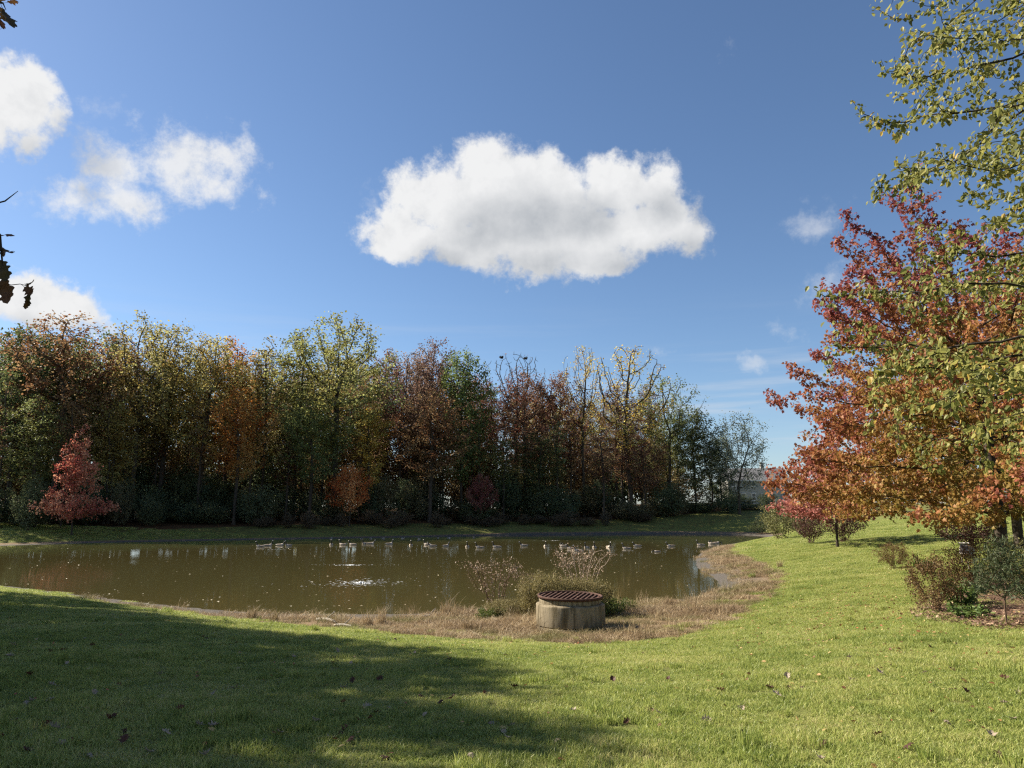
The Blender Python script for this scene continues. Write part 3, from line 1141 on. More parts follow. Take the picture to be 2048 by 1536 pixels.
maple_loc = (13.6, 20.6)
mv = grow_tree('near_maple', 21, 12.0, 1.5, None, 0, .24, .0060, .105, 16, .08, M_MAPLE, bark=M_BARK, thr=2.9, leader=.55, shape=LEAF_LOBED, up=.03, ex=2.15, di=2.4, dk=.30, wob=.12, rndf=maple_rnd, droop=.5,
               attr=lambda r: boughs(r, 104, 1.9, 5.6, R(1), R(60), lambda f: 6.7 - .15 * f, 76, .30, .10, .06, pw=1.35), maxn=12500)
m1 = place_tree('maple_tree', mv, (*maple_loc, gz(*maple_loc) - .05), R(200), (.93, .93, .96), (1, 1, 1), 'big maple with orange and red leaves spreading over the mulch bed')
p2 = (20.5, 30.0)
place_tree('maple_tree', mv, (*p2, gz(*p2) - .05), R(75), (1.05, 1.05, 1.08), (1, 1, 1), 'second orange maple growing behind the big one')
pv = grow_tree('pink_maple', 22, 6.6, 1.5, lambda t: 4.0 * max(.05, (1 - t) ** .6) * min(1, .6 + t * 3), 900, .28, .009, .15, 15, .13, M_PINK,
               thr=2.8, leader=.5, holes=8, hole_r=.6, shape=LEAF_LOBED, up=.2, di=2.6, dk=.45, wob=.08, rndf=lambda r, C: r.random(len(C)))
x, y, z = on_ground(1675, 1094)
place_tree('maple_tree', pv, (x, y, z - .05), R(30), (1, 1, 1.0), (1, 1, 1), 'small pink red maple with a slim trunk on the lawn')

# birch: trunk beyond the edge of the view, its boughs reach in
def birch():
    r = np.random.default_rng(41)
    loc = np.array([7.25, 6.5])
    z0 = gz(*loc)
    H = 11.0
    prof = lambda t: 3.8 * max(.05, (1 - t) ** .5) * min(1, .72 + 1.5 * t)
    A = boughs(r, 124, 2.6, 8.8, R(10), R(58), lambda f: 4.15 - .40 * f, 62, .32, .12, -.12, .36, .18, 1.1)
    nt = 22
    T = trunk_line(r, H * .8, nt, (-.2, .1), .12)
    pos, par = colonize(r, A, T, [-1] + list(range(nt - 1)), .17, 2.0, .22, 90, .0, .14, 17000)
    # twig ends hang
    rad = pipe_radii(par, .0042, 2.2)
    white = bark_mat('birch_bark', (.10, .085, .07), (.34, .31, .27), 5)
    bm = limbs_mesh('birch_trunk', pos, par, rad, M_BARK_DARK)
    root = empty('birch_tree', (*loc, z0 - .05))
    tag(root, 'birch with hanging green and yellow leaves in front of the orange maple', 'tree')
    link('trunk', bm, root)
    C, U, W, s = twig_leaves(r, pos, par, rad, 0.0042 * 2.9, 11, .045, .064, .9, .1, .35)
    rn = np.clip(r.beta(2.2, 2.6, len(C)) + .08 * fbm2(C[:, 0] * 1.4, C[:, 2] * 1.4, 3), 0, 1)
    # the leaves that show largest from the lawn path are single parts, the rest one mass
    P = C + np.array([*loc, z0])
    rel = P - CAM
    dep = rel[:, 1] * CP + rel[:, 2] * SP
    uu = 1024 + FPX * rel[:, 0] / np.maximum(dep, .1)
    vv = 768 - FPX * (rel[:, 2] * CP - rel[:, 1] * SP) / np.maximum(dep, .1)
    ok = (dep > 1) & (uu > 1500) & (uu < 2048) & (vv > 0) & (vv < 1100)
    score = np.where(ok, s / np.maximum(dep, .1), 0)
    big = np.argsort(-score)[:300]
    mask = np.ones(len(C), bool)
    mask[big] = False
    lm = leaves_mesh('birch_crown', C[mask], U[mask], W[mask], s[mask], LEAF_OVATE, M_BIRCH, rn[mask])
    o = link('crown', lm, root); o['kind'] = 'stuff'
    # five tinted leaf meshes shared by the single leaves
    tv, tf = LEAF_OVATE
    ms = []
    for q in np.linspace(.1, .95, 5):
        ms.append(np_mesh('birch_leaf', tv, np.concatenate([np.array(f) for f in tf]), [len(f) for f in tf], [M_BIRCH], fattr={'rnd': [q] * len(tf)}))
    import mathutils
    for i in big:
        u = norm(U[i]); w = W[i] - u * (u @ W[i]); w = norm(w); b = np.cross(w, u)
        me = ms[int(np.clip(rn[i] * 5, 0, 4))]
        l = link('leaf', me, root)
        M = np.eye(4); M[:3, 0] = u * s[i]; M[:3, 1] = b * s[i]; M[:3, 2] = w * s[i]; M[:3, 3] = C[i]
        l.matrix_local = mathutils.Matrix(M.tolist())


birch()

# ------------------------------------------------------------------ oaks on the left, outside the view: they shade the lawn and reach in with a few leaves
M_OAKLEAF = leaf_ramp_mat('oak_leaf', [(0, (.055, .045, .018)), (.5, (.11, .055, .022)), (1, (.15, .05, .03))], .3)
ov = grow_tree('lawn_oak', 51, 16, 4.5, prof_round(6.0, 2.6, .5), 1700, .5, .014, .20, 56, .36, M_OAKLEAF, thr=2.8, leader=.6, holes=16, hole_r=1.1, di=4.5, dk=.8, rndf=vary)
SHADE = [((-19.0, 12.2), 20, .84, 'oak on the lawn with dense brown leaves beside the viewpoint oak'),
         ((-30.5, 24.6), 110, .90, 'broad oak on the lawn between the water and the taller oaks'),
         ((-43.0, 32.0), 240, .92, 'oak at the water edge where the lawn narrows'),
         ((-23.0, 18.6), 70, .86, 'slimmer oak on the lawn standing in the middle of the row'),
         ((-29.0, 15.0), 300, 1.0, 'oak on the lawn set back from the pond'),
         ((-23.0, 8.5), 190, .95, 'oak on the lawn farthest from the water'),
         ((-19.8, 15.6), 150, .84, 'oak on the lawn close beside the slimmer oak'),
         ((-38.0, 20.0), 30, 1.0, 'oak on the lawn at the back of the row')]
for (p, rz, sc, lab) in SHADE:
    place_tree('oak_tree', ov, (*p, gz(*p) - .05), R(rz), sc, (1, 1, 1), lab)


def lobed_outline():
    # an oak leaf: pairs of pointed lobes along the midrib
    half = [(0, .02), (.08, .08), (.15, .22), (.24, .29), (.28, .20), (.36, .20), (.44, .34), (.52, .40), (.56, .26), (.64, .23), (.71, .31), (.79, .31), (.82, .18), (.91, .15), (1.0, .0)]
    pts = [(x, y) for x, y in half] + [(x, -y) for x, y in half[-2::-1]]
    return pts


def oak_leaf_mesh(name, material, curl, seed, thick=.004):
    r = np.random.default_rng(seed)
    half = lobed_outline()[:15]
    V_, F = [], []
    def bend(x, y):
        return curl * (y * y * 2.2 + (x - .5) ** 2 * .9) + .04 * math.sin(x * 9 + seed) + .05 * y * math.sin(x * 5 + seed * 2)
    mid = [(x, 0) for x, _ in half]
    for (x, y) in mid: V_.append((x, 0, bend(x, 0)))
    for sgn in (1, -1):
        o = len(V_)
        for (x, y) in half: V_.append((x, y * sgn, bend(x, y * sgn)))
        for k in range(14):
            f = (k, k + 1, o + k + 1, o + k)
            F.append(f if sgn > 0 else f[::-1])
    st = len(V_)
    mb = MB()
    mb.add(V_, F)
    mb.tube([(-.35, 0, bend(-.1, 0)), (-.15, .01, bend(0, 0) - .01), (0, 0, bend(0, 0))], [.012, .012, .014], 4)
    return np_mesh(name, np.concatenate(mb.V), mb.L, mb.T, [material], fattr={'rnd': np.full(len(mb.T), r.random())})


def near_oak():
    import mathutils
    loc = (-10.2, 4.6)
    z0 = gz(*loc)
    root = place_tree('oak_tree', ov, (*loc, z0 - .05), 0.0, (.56, .56, .62), (1, 1, 1), 'oak beside the viewpoint whose dark leaves hang at the sky edge')
    root.scale = (1, 1, 1)
    for ch in root.children:
        ch.scale = (.56, .56, .62)
        ch.rotation_euler = (0, 0, R(160))
    leafs = [oak_leaf_mesh('oak_leaf', M_OAKLEAF, c, i) for i, c in enumerate((.25, -.3, .45, .1))]
    B = np.array([*loc, z0 - .05])
    r = np.random.default_rng(8)

    def twig(pix, t, r0):
        p = np.array([at_depth(u, v, t) for (u, v) in pix]) - B
        mb = MB(); mb.tube(p, np.linspace(r0, .0018, len(p)), 5)
        mb.build('twig', M_BARK_DARK, root)

    twig([(-420, 180), (-250, 300), (-100, 400), (-30, 440), (0, 470), (6, 540), (15, 560)], 4.6, .02)
    twig([(6, 565), (22, 570), (40, 568), (55, 572), (58, 585)], 4.6, .003)
    twig([(-420, -60), (-220, -30), (-60, -5), (6, 6), (12, 20)], 4.6, .02)
    twig([(-420, 420), (-200, 440), (-60, 420), (10, 402), (36, 382)], 4.6, .014)
    # (stem u, v, tip u, v, size m)
    for k, (u, v, u2, v2) in enumerate([(2, 468, 26, 470), (-4, 480, 10, 512), (6, 500, 22, 508), (0, 520, 12, 560), (8, 556, 18, 606), (3, 560, -12, 590),
                                       (56, 570, 66, 566), (58, 580, 56, 612), (50, 575, 66, 588), (54, 600, 50, 616),
                                       (2, 14, 12, 42), (6, 20, 26, 54), (-4, 30, 8, 56), (14, 4, 36, 2), (-6, 5, 4, -12), (0, 58, -10, 64)]):
        a = at_depth(u, v, 4.6); b = at_depth(u2, v2, 4.6 + r.uniform(-.05, .05))
        s = max(.06, np.linalg.norm(b - a) * 1.05)
        ud = norm(b - a)
        w = norm(np.cross(ud, r.normal(0, 1, 3) + (0, .6, 0)))
        M = np.eye(4); M[:3, 0] = ud * s; M[:3, 1] = np.cross(w, ud) * s; M[:3, 2] = w * s; M[:3, 3] = a - B
        l = link('leaf', leafs[k % 4], root)
        l.matrix_local = mathutils.Matrix(M.tolist())


near_oak()


# ------------------------------------------------------------------ shrubs
def grow_shrub(name, seed, h, prof, n_at, step, tip, leaf, per, spread, lmat, bark, stems=7, base_r=.12, shape=LEAF_QUAD, h0=.15, thr=2.6, up=.15, holes=4, hole_r=.2, keep=1.0, droop=.0, leafup=.4, ex=2.3):
    r = np.random.default_rng(seed)
    A = envelope(r, n_at, h0, h, prof, .3, holes, hole_r)
    st, pr = [], []
    for k in range(stems):
        a = r.uniform(0, 6.28); q = base_r * math.sqrt(r.random())
        st.append((q * math.cos(a), q * math.sin(a), -.05)); pr.append(-1)
        st.append((q * 1.5 * math.cos(a), q * 1.5 * math.sin(a), h0 * .5 + .05)); pr.append(len(st) - 2)
    pos, par = colonize(r, A, st, pr, step, h, step * 1.5, 60, up, .15, 2500)
    rad = pipe_radii(par, tip, ex)
    bm = limbs_mesh(name + '_stems', pos, par, rad, bark, flare=1.1)
    C, U, W, s = twig_leaves(r, pos, par, rad, tip * thr, per, spread, leaf, droop, leafup)
    if keep < 1:
        k = r.random(len(C)) < keep
        C, U, W, s = C[k], U[k], W[k], s[k]
    lm = leaves_mesh(name + '_leaves', C, U, W, s, shape, lmat, np.clip(r.normal(.5, .22, len(C)), 0, 1))
    return bm, lm


def place_shrub(name, var, loc, rz, sc, label, group=None, cat='shrub', z=None):
    root = empty(name, (loc[0], loc[1], (gz(*loc[:2]) if z is None else z)), rz)
    root.scale = sc if isinstance(sc, tuple) else (sc,) * 3
    tag(root, label, cat, group)
    link('stems', var[0], root)
    f = link('foliage', var[1], root)
    f['kind'] = 'stuff'
    return root


M_SH_BROWN = leaf_ramp_mat('shrub_brown_leaf', [(0, (.075, .05, .022)), (.5, (.15, .085, .035)), (.8, (.18, .12, .04)), (1, (.24, .12, .05))], .3)
M_SH_RED = leaf_ramp_mat('shrub_burgundy_leaf', [(0, (.05, .026, .022)), (.6, (.10, .045, .035)), (1, (.16, .09, .05))], .3)
M_SH_GREEN = leaf_ramp_mat('shrub_green_leaf', [(0, (.05, .085, .02)), (.6, (.10, .15, .035)), (1, (.18, .22, .06))], .35)
M_SH_LIGHT = leaf_ramp_mat('shrub_light_leaf', [(0, (.11, .115, .04)), (.6, (.19, .18, .07)), (1, (.29, .27, .12))], .35)
M_SH_OLIVE = leaf_ramp_mat('weed_olive_leaf', [(0, (.13, .115, .045)), (.6, (.24, .205, .085)), (1, (.36, .29, .14))], .3)
M_NEEDLE = leaf_ramp_mat('needle_leaf', [(0, (.030, .045, .020)), (.6, (.065, .085, .036)), (1, (.11, .12, .06))], .2)
M_SEED = leaf_ramp_mat('seed_head', [(0, (.20, .13, .09)), (.6, (.36, .26, .18)), (1, (.50, .41, .32))], .2)
NEEDLE = (np.array([(0, 0, 0), (.4, .10, 0), (1, 0, .02), (.4, -.10, 0)], float), [(0, 1, 2, 3)])

SH = {}
SH['brown'] = grow_shrub('brown_shrub', 61, 1.25, prof_round(.85, 2.6, .55), 620, .085, .0028, .036, 15, .05, M_SH_BROWN, M_TWIG, 10, .16)
SH['red'] = grow_shrub('burgundy_shrub', 62, 1.0, prof_round(.9, 2.4, .5), 500, .095, .003, .045, 13, .055, M_SH_RED, M_TWIG, 10, .16)
SH['light'] = grow_shrub('light_shrub', 63, 1.7, prof_round(1.0, 2.6, .5), 520, .13, .004, .062, 13, .08, M_SH_LIGHT, M_TWIG, 8, .2)
SH['green'] = grow_shrub('green_plant', 64, .5, prof_round(.34, 2.2, .5), 160, .06, .003, .07, 7, .035, M_SH_GREEN, M_SH_GREEN, 9, .1, LEAF_OVATE, h0=.05)
SH['juniper'] = grow_shrub('juniper', 65, 1.9, prof_cone(.95), 700, .11, .004, .09, 18, .06, M_NEEDLE, M_TWIG, 4, .08, NEEDLE, up=.3, h0=.1)
SH['pine'] = grow_shrub('pine_sapling', 66, 1.75, lambda t: .55 * (1 - t) ** .6 + .08, 300, .09, .0032, .085, 20, .05, M_NEEDLE, M_TWIG, 1, .01, NEEDLE, up=.25, h0=.5)
SH['weed'] = grow_shrub('weed_clump', 67, .85, prof_round(.85, 2.8, .45), 800, .075, .003, .042, 30, .06, M_SH_OLIVE, M_TWIG, 26, .4, (LEAF_QUAD[0] * (1, .6, 1), LEAF_QUAD[1]), h0=.08, leafup=.1)
SH['creeper'] = grow_shrub('green_weed', 68, .42, prof_round(.6, 2.2, .4), 300, .07, .002, .05, 11, .045, leaf_ramp_mat('weed_green_leaf', [(0, (.05, .075, .018)), (.6, (.10, .13, .03)), (1, (.19, .2, .06))], .35), M_TWIG, 16, .3, LEAF_OVATE, h0=.05)
SH['bare'] = grow_shrub('bare_shrub', 69, 1.55, lambda t: .25 + .75 * t ** .8, 620, .09, .0042, .04, 4, .05, M_SEED, M_TWIG_PALE, 16, .12, h0=.25, thr=1.2, up=.25, holes=6, hole_r=.16, ex=2.6)
SH['bare_red'] = grow_shrub('bare_red_shrub', 70, 1.15, lambda t: .25 + .7 * t ** .8, 380, .09, .0040, .036, 4, .05, M_SEED, M_TWIG, 13, .12, h0=.2, thr=1.2, up=.2, holes=6, hole_r=.16, ex=2.6)


def sh(kind, u, v, sc, label, name, rz=0.0, cat='shrub', group=None):
    x, y, z = on_ground(u, v)
    return place_shrub(name, SH[kind], (x, y), rz, sc, label, group, cat, z)


sh('juniper', 1523, 1068, (1.9, 1.9, 1.55), 'dark green juniper at the crest of the lawn', 'juniper_shrub', 1.0)
sh('light', 1565, 1078, 1.7, 'pale green leafy shrub next to the juniper', 'leafy_shrub', .4)
sh('light', 1602, 1070, 1.5, 'pale green shrub under the pink red maple', 'leafy_shrub', 2.4)
sh('red', 1623, 1088, (1.1, 1.1, 1.9), 'upright dark shrub in the bed under the pink red maple', 'dark_shrub', .8)
sh('red', 1690, 1084, (1.4, 1.4, 2.2), 'dark twiggy shrub behind the slim maple trunk', 'dark_shrub', 2.8)
sh('brown', 1790, 1138, (.72, .72, .78), 'rounded brown shrub standing alone on the lawn', 'brown_shrub', 1.2)
sh('brown', 1868, 1228, (.70, .70, 1.0), 'bushy brown shrub in front of the mulch bed with bare lower stems', 'brown_shrub', 4.2)
sh('brown', 1945, 1182, (.85, .8, .95), 'wide brown shrub behind the pine sapling', 'brown_shrub', 2.2)
sh('red', 1945, 1100, (1.6, 1.6, 1.5), 'burgundy shrub behind the grey floodlight', 'burgundy_shrub', .2)
sh('light', 2060, 1190, (.8, .8, .75), 'grey green shrub at the foot of the big maple', 'leafy_shrub', 3.2)
sh('green', 1853, 1150, (1.1, 1.1, 1.3), 'bright green plant below the hanging orange spray', 'green_plant', .6, 'plant')
sh('green', 1922, 1215, (1.15, 1.15, 1.3), 'bright green leafy plant between the brown shrubs', 'green_plant', 1.9, 'plant')
sh('green', 1938, 1238, (1.0, 1.3, .62), 'low spreading green plant on the mulch', 'green_plant', 3.3, 'plant')
sh('pine', 2013, 1250, (1.0, 1.0, .95), 'small grey green pine sapling with a bare stem on the mulch', 'pine_sapling', 0, 'sapling')
# by the drain, between it and the water
def shw(kind, x, y, sc, label, name, rz=0.0, cat='shrub'):
    return place_shrub(name, SH[kind], (x, y), rz, sc, label, None, cat)


shw('weed', .95, 20.6, (1.1, .9, 1.36), 'soft olive weed clump behind the concrete drain', 'weed_clump', .4)
shw('weed', 2.0, 20.9, (.85, .8, 1.22), 'olive weed clump against the back of the concrete drain', 'weed_clump', 2.4)
shw('weed', -.1, 21.0, (.9, .8, .55), 'low olive weeds at the foot of the reddish bare shrub', 'weed_clump', 4.4)
shw('bare', 2.05, 22.4, (1.05, 1.05, 1.16), 'pale bare shrub with seed heads rising behind the concrete drain', 'bare_shrub', .7)
shw('bare_red', -.5, 22.0, (1.15, 1.15, 1.3), 'reddish bare shrub arching over the water', 'bare_shrub', .2)
shw('bare_red', .5, 22.8, (.55, .55, .95), 'small bare shrub between the two larger bare shrubs', 'bare_shrub', 2.2)
shw('creeper', 3.0, 21.4, (1.1, .8, 1.0), 'dark green weeds beside the concrete drain at the water', 'green_weed', 1.0)
shw('creeper', 2.5, 20.6, (.8, .8, 1.0), 'green weeds behind the drain grate', 'green_weed', 2.9)
shw('creeper', -.6, 20.5, (.8, .6, .7), 'yellow green weeds left standing in the dry basin', 'green_weed', 4.0)


# ------------------------------------------------------------------ concrete drain with iron grate
def build_drain():
    x, y, z = on_ground(1141, 1256)
    root = empty('concrete_drain', (x, y, z), R(10))
    root.scale = (1.14, 1.14, 1.08)
    tag(root, 'round concrete drain structure with a rusty iron grate on top', 'drain')
    def conc(t):
        n = n_noise(t, 4, 6, .65, stretch=(3, 3, .35))
        n2 = n_noise(t, 26, 4, .7)
        n3 = n_noise(t, 1.7, 3, .5)
        c = n_mix(t, n2, (.20, .165, .11), (.31, .26, .18))
        c = n_mix(t, S(t, n).smooth(.42, .62, 0, .85).s, c, (.085, .066, .035))
        c = n_mix(t, S(t, n3).smooth(.5, .7, 0, .5).s, c, (.15, .13, .075))
        return n_prin(t, c, .9, .2, n_bump(t, (S(t, n2) + S(t, n)).s, .5, .01))
    def rust(t):
        n = n_noise(t, 14, 5, .7)
        c = n_ramp(t, n, [(.3, (.03, .016, .012)), (.55, (.075, .034, .023)), (.75, (.17, .085, .052))])
        return n_prin(t, c, .85, .3, n_bump(t, n, .4, .005))
    mc, mr = mat('drain_concrete', conc), mat('drain_rust', rust)
    Rr = .735
    r = np.random.default_rng(4)
    wob = lambda V_: np.column_stack([.006 * np.sin(V_[:, 2] * 17 + V_[:, 0] * 9), .006 * np.cos(V_[:, 0] * 11), .006 * np.sin(V_[:, 0] * 7 + V_[:, 1] * 5)])
    mb = MB()
    mb.lathe([(Rr + .01, -.25), (Rr + .012, .055), (Rr + .004, .062), (Rr - .03, .066)], 56, wob=wob)
    mb.build('base_ring', mc, root, True)
    mb = MB()
    mb.lathe([(Rr - .03, .069), (Rr - .006, .074), (Rr, .10), (Rr, .50), (Rr - .004, .525), (Rr - .03, .54), (Rr - .085, .548), (Rr - .15, .548), (Rr - .16, -.2)], 56, wob=wob)
    mb.build('barrel', mc, root, True)
    mb = MB()
    mb.lathe([(Rr - .085, .545), (Rr - .075, .60), (Rr - .075, .655), (Rr - .09, .662), (Rr - .15, .662), (Rr - .15, .50)], 56, wob=wob)
    mb.build('collar', mc, root, True)
    # bottom and lining of the shaft, its deep shade painted as near-black colour
    md = mat('drain_shaft_shade', lambda t: n_prin(t, n_mix(t, n_noise(t, 6, 3), (.012, .010, .008), (.03, .025, .018)), .8, .3))
    mb = MB(); a = np.arange(40) / 40 * 6.2832
    mb.add(np.column_stack([np.cos(a) * (Rr - .1), np.sin(a) * (Rr - .1), np.full(40, -.15)]), [tuple(range(40))])
    mb.lathe([(Rr - .165, -.15), (Rr - .165, .56), (Rr - .153, .60), (Rr - .153, .668), (Rr - .12, .668)], 48)
    mb.build('shaft', md, root)
    g = empty('grate', (0, 0, .69)); g.parent = root; g.rotation_euler = (R(1.0), R(1.2), R(-26))
    mb = MB()
    mb.lathe([(Rr - .05, -.03), (Rr - .02, -.03), (Rr - .015, .022), (Rr - .03, .028), (Rr - .06, .026), (Rr - .065, -.03), (Rr - .05, -.03)], 64)
    g.scale = (.97, .97, 1)
    mb.build('rim', mr, g, True)
    n = 13
    for k in range(n):
        xx = (Rr - .07) * (-1 + 2 * (k + .5) / n)
        hl = math.sqrt(max(.01, (Rr - .062) ** 2 - xx ** 2))
        mb = MB(); mb.box((xx, 0, -.006 + r.uniform(-.003, .003)), (.036, 2 * hl, .03))
        mb.build('bar', mr, g)
    mb = MB(); mb.box((0, 0, -.045), (2 * Rr - .16, .03, .03)); mb.build('cross_bar', mr, g)
    return x, y


DRAIN = build_drain()


# ------------------------------------------------------------------ floodlight in the bed
def build_floodlight():
    x, y, z = on_ground(1938, 1140)
    m = mat('floodlight_grey', lambda t: n_prin(t, n_mix(t, n_noise(t, 12, 3), (.30, .275, .245), (.40, .37, .335)), .55, .4))
    gl = mat('floodlight_glass', lambda t: n_prin(t, (.05, .05, .055), .1, .6))
    root = empty('floodlight', (x, y, z), R(35))
    tag(root, 'grey box shaped floodlight tilted on a stake among the shrubs', 'floodlight')
    k = 1.2
    a = R(-24)
    rot = np.array([[math.cos(a), 0, -math.sin(a)], [0, 1, 0], [math.sin(a), 0, math.cos(a)]])
    c = np.array([0, 0, .60])
    mb = MB(); mb.box(c, (.34 * k, .26 * k, .30 * k), rot); h = mb.build('housing', m, root)
    b = h.modifiers.new('bevel', 'BEVEL'); b.width = .03; b.segments = 3
    mb = MB(); mb.box(c + rot @ np.array([-.19 * k, 0, .15 * k]), (.10 * k, .29 * k, .03 * k), rot); mb.build('hood', m, root)
    mb = MB(); mb.box(c + rot @ np.array([-.172 * k, 0, 0]), (.02 * k, .20 * k, .22 * k), rot); mb.build('lens', gl, root)
    mb = MB()
    for s in (-1, 1):
        mb.box(c + np.array([0, s * .15 * k, -.12 * k]), (.04 * k, .015 * k, .34 * k))
    mb.box(c + np.array([0, 0, -.29 * k]), (.05 * k, .32 * k, .02 * k)); mb.build('yoke', m, root)
    mb = MB(); mb.tube([(0, 0, -.2), (0, 0, .2), (0, 0, .28)], [.015, .02, .02], 8); mb.build('stake', m, root)


build_floodlight()


# ------------------------------------------------------------------ mulch bed
def build_mulch():
    m = mat('mulch', lambda t: n_prin(t, n_ramp(t, n_noise(t, 30, 5, .7), [(.3, (.035, .022, .015)), (.55, (.13, .08, .055)), (.75, (.27, .18, .13))]), .95, .1, n_bump(t, n_noise(t, 45, 4, .7), .8, .03)))
    pts = [on_ground(u, v)[:2] for (u, v) in [(1812, 1232), (1850, 1245), (1930, 1256), (2000, 1262), (2120, 1264), (2250, 1235), (2250, 1170), (2120, 1140), (1960, 1142), (1890, 1170), (1840, 1205)]]
    poly = smooth_poly(pts, 3)
    c = poly.mean(0)
    n = len(poly)
    V_, F = [], []
    rings = 9
    for k in range(rings + 1):
        f = k / rings
        p = c + (poly - c) * f
        z = ground(p) + .006 + .05 * (1 - f ** 4)
        V_.append(np.column_stack([p, z]))
    for k in range(rings):
        for i in range(n):
            a, b = k * n + i, k * n + (i + 1) % n
            F.append((a, b, b + n, a + n))
    mb = MB(); mb.add(np.concatenate(V_), F)
    tag(mb.build('mulch_bed', m, None, True), kind='structure')
    # chips and dropped leaves on it
    r = np.random.default_rng(3)
    P = c + (poly[r.integers(0, n, 5200)] - c) * np.sqrt(r.random((5200, 1)))
    z = ground(P) + .06
    C = np.column_stack([P, z + r.uniform(-.03, .015, len(P))])
    U = norm(np.column_stack([r.normal(0, 1, (len(P), 2)), r.normal(0, .25, len(P))]))
    W = norm(r.normal(0, .35, C.shape) + (0, 0, 1))
    mm = leaf_ramp_mat('mulch_chip', [(0, (.07, .04, .025)), (.5, (.20, .115, .075)), (.8, (.33, .22, .15)), (1, (.42, .29, .18))], .1)
    o = link('mulch_chips', leaves_mesh('mulch_chips', C, U, W, r.uniform(.03, .085, len(P)), LEAF_QUAD, mm, r.random(len(P))))
    tag(o, 'wood chips and dry leaves covering the planting bed', 'mulch', kind='stuff')


build_mulch()


# ------------------------------------------------------------------ geese
def goose_mesh(name, neck, seed):
    """one continuous body, tail to bill; neck = list of (x, z, r) from chest to bill"""
    body = [(-.44, .135, .012, .01), (-.38, .13, .055, .022), (-.30, .115, .10, .06), (-.18, .085, .145, .105), (-.02, .065, .168, .13), (.13, .075, .16, .135), (.24, .11, .12, .12)]
    rows = [(x, z, w, h) for x, z, w, h in body] + [(x, z, q, q) for x, z, q in neck]
    P = np.array([(x, 0, z) for x, z, _, _ in rows])
    T = norm(np.gradient(P, axis=0))
    n = 12
    a = np.arange(n) / n * 2 * math.pi
    V_ = []
    for i, (x, z, w, h) in enumerate(rows):
        side = np.array([0, 1.0, 0])
        upv = norm(np.cross(T[i], side))
        if i < len(body) and upv[2] < 0: upv = -upv
        if i >= len(body):
            upv = np.cross(side, T[i]) * -1
        if i < len(body):
            upv = np.array([0, 0, 1.0]) if i < 5 else norm(np.array([-.25 * (i - 4), 0, 1.0]))
        V_.append(P[i] + w * np.cos(a)[:, None] * side + h * np.sin(a)[:, None] * upv)
    F, M = [], []
    nb, nr = len(body), len(rows)
    for i in range(nr - 1):
        for k in range(n):
            p, q = i * n + k, i * n + (k + 1) % n
            F.append((p, q, q + n, p + n))
            up = math.sin(a[k] + math.pi / n)
            if i == 0: mi = 1
            elif i == 1: mi = 2 if up < .5 else 1
            elif i < nb - 2: mi = 0 if up > .15 else (3 if up > -.35 else 2)
            elif i == nb - 2: mi = 3
            elif i == nb - 1: mi = 3
            elif i == nr - 4 and abs(up) < .75: mi = 2
            else: mi = 1
            M.append(mi)
    F.append(tuple(range(n))[::-1]); M.append(1)
    F.append(tuple(range((nr - 1) * n, nr * n))); M.append(1)
    V_ = np.concatenate(V_)
    L_, T_ = [], []
    for f in F:
        L_ += list(f); T_.append(len(f))
    me = np_mesh(name, V_, L_, T_, GM, M, True)
    return me


GM = [mat('goose_back', lambda t: n_prin(t, n_mix(t, n_noise(t, 40, 3), (.13, .105, .08), (.26, .21, .165)), .8, .2)),
      mat('goose_black', lambda t: n_prin(t, (.012, .011, .011), .6, .3)),
      mat('goose_white', lambda t: n_prin(t, (.74, .70, .64), .8, .2)),
      mat('goose_flank', lambda t: n_prin(t, n_mix(t, n_noise(t, 30, 3), (.36, .30, .24), (.58, .50, .42)), .8, .2))]
NECK_UP = [(.30, .20, .075), (.325, .29, .045), (.335, .39, .036), (.345, .46, .038), (.375, .495, .047), (.425, .49, .036), (.455, .482, .02), (.50, .475, .009)]
NECK_MID = [(.30, .18, .075), (.34, .25, .046), (.36, .32, .038), (.375, .37, .040), (.41, .395, .047), (.46, .39, .036), (.49, .382, .02), (.535, .375, .009)]
NECK_LOW = [(.30, .15, .07), (.37, .17, .046), (.44, .16, .038), (.49, .13, .040), (.53, .095, .045), (.565, .06, .034), (.58, .035, .02), (.59, .005, .009)]
NECK_BACK = [(.28, .21, .075), (.27, .29, .048), (.22, .335, .040), (.15, .33, .042), (.09, .30, .047), (.05, .27, .035), (.03, .25, .02), (.0, .225, .009)]
gm = {'up': goose_mesh('goose', NECK_UP, 1), 'mid': goose_mesh('goose', NECK_MID, 2), 'low': goose_mesh('goose', NECK_LOW, 3), 'back': goose_mesh('goose', NECK_BACK, 4)}


def water_at(u, v):
    d = ray(u, v)
    t = (CAM[2] - WATER_Z) / -d[2]
    return CAM + d * t


GEESE = [(521, 1094, 'up', 180), (536, 1092, 'up', 20), (560, 1091, 'mid', 0), (577, 1092, 'up', 250), (663, 1090, 'up', 270), (686, 1090, 'up', 170), (706, 1090, 'mid', 180),
         (729, 1088, 'up', 250), (741, 1088, 'mid', 10), (778, 1089, 'up', 30), (822, 1091, 'up', 280), (855, 1090, 'up', 160), (865, 1093, 'mid', 200), (891, 1093, 'mid', 60),
         (935, 1094, 'up', 265), (960, 1096, 'up', 180), (994, 1095, 'up', 170), (1048, 1092, 'mid', 195), (1091, 1093, 'up', 265), (1127, 1093, 'back', 180), (1143, 1098, 'mid', 185),
         (1157, 1103, 'up', 180), (1173, 1096, 'up', 250), (1189, 1095, 'up', 270), (1217, 1095, 'up', 300), (1254, 1098, 'up', 180), (1275, 1093, 'mid', 190), (1342, 1093, 'mid', 180),
         (1314, 1104, 'low', 180), (1402, 1091, 'up', 180), (1424, 1088, 'back', 170), (1432, 1087, 'low', 0)]
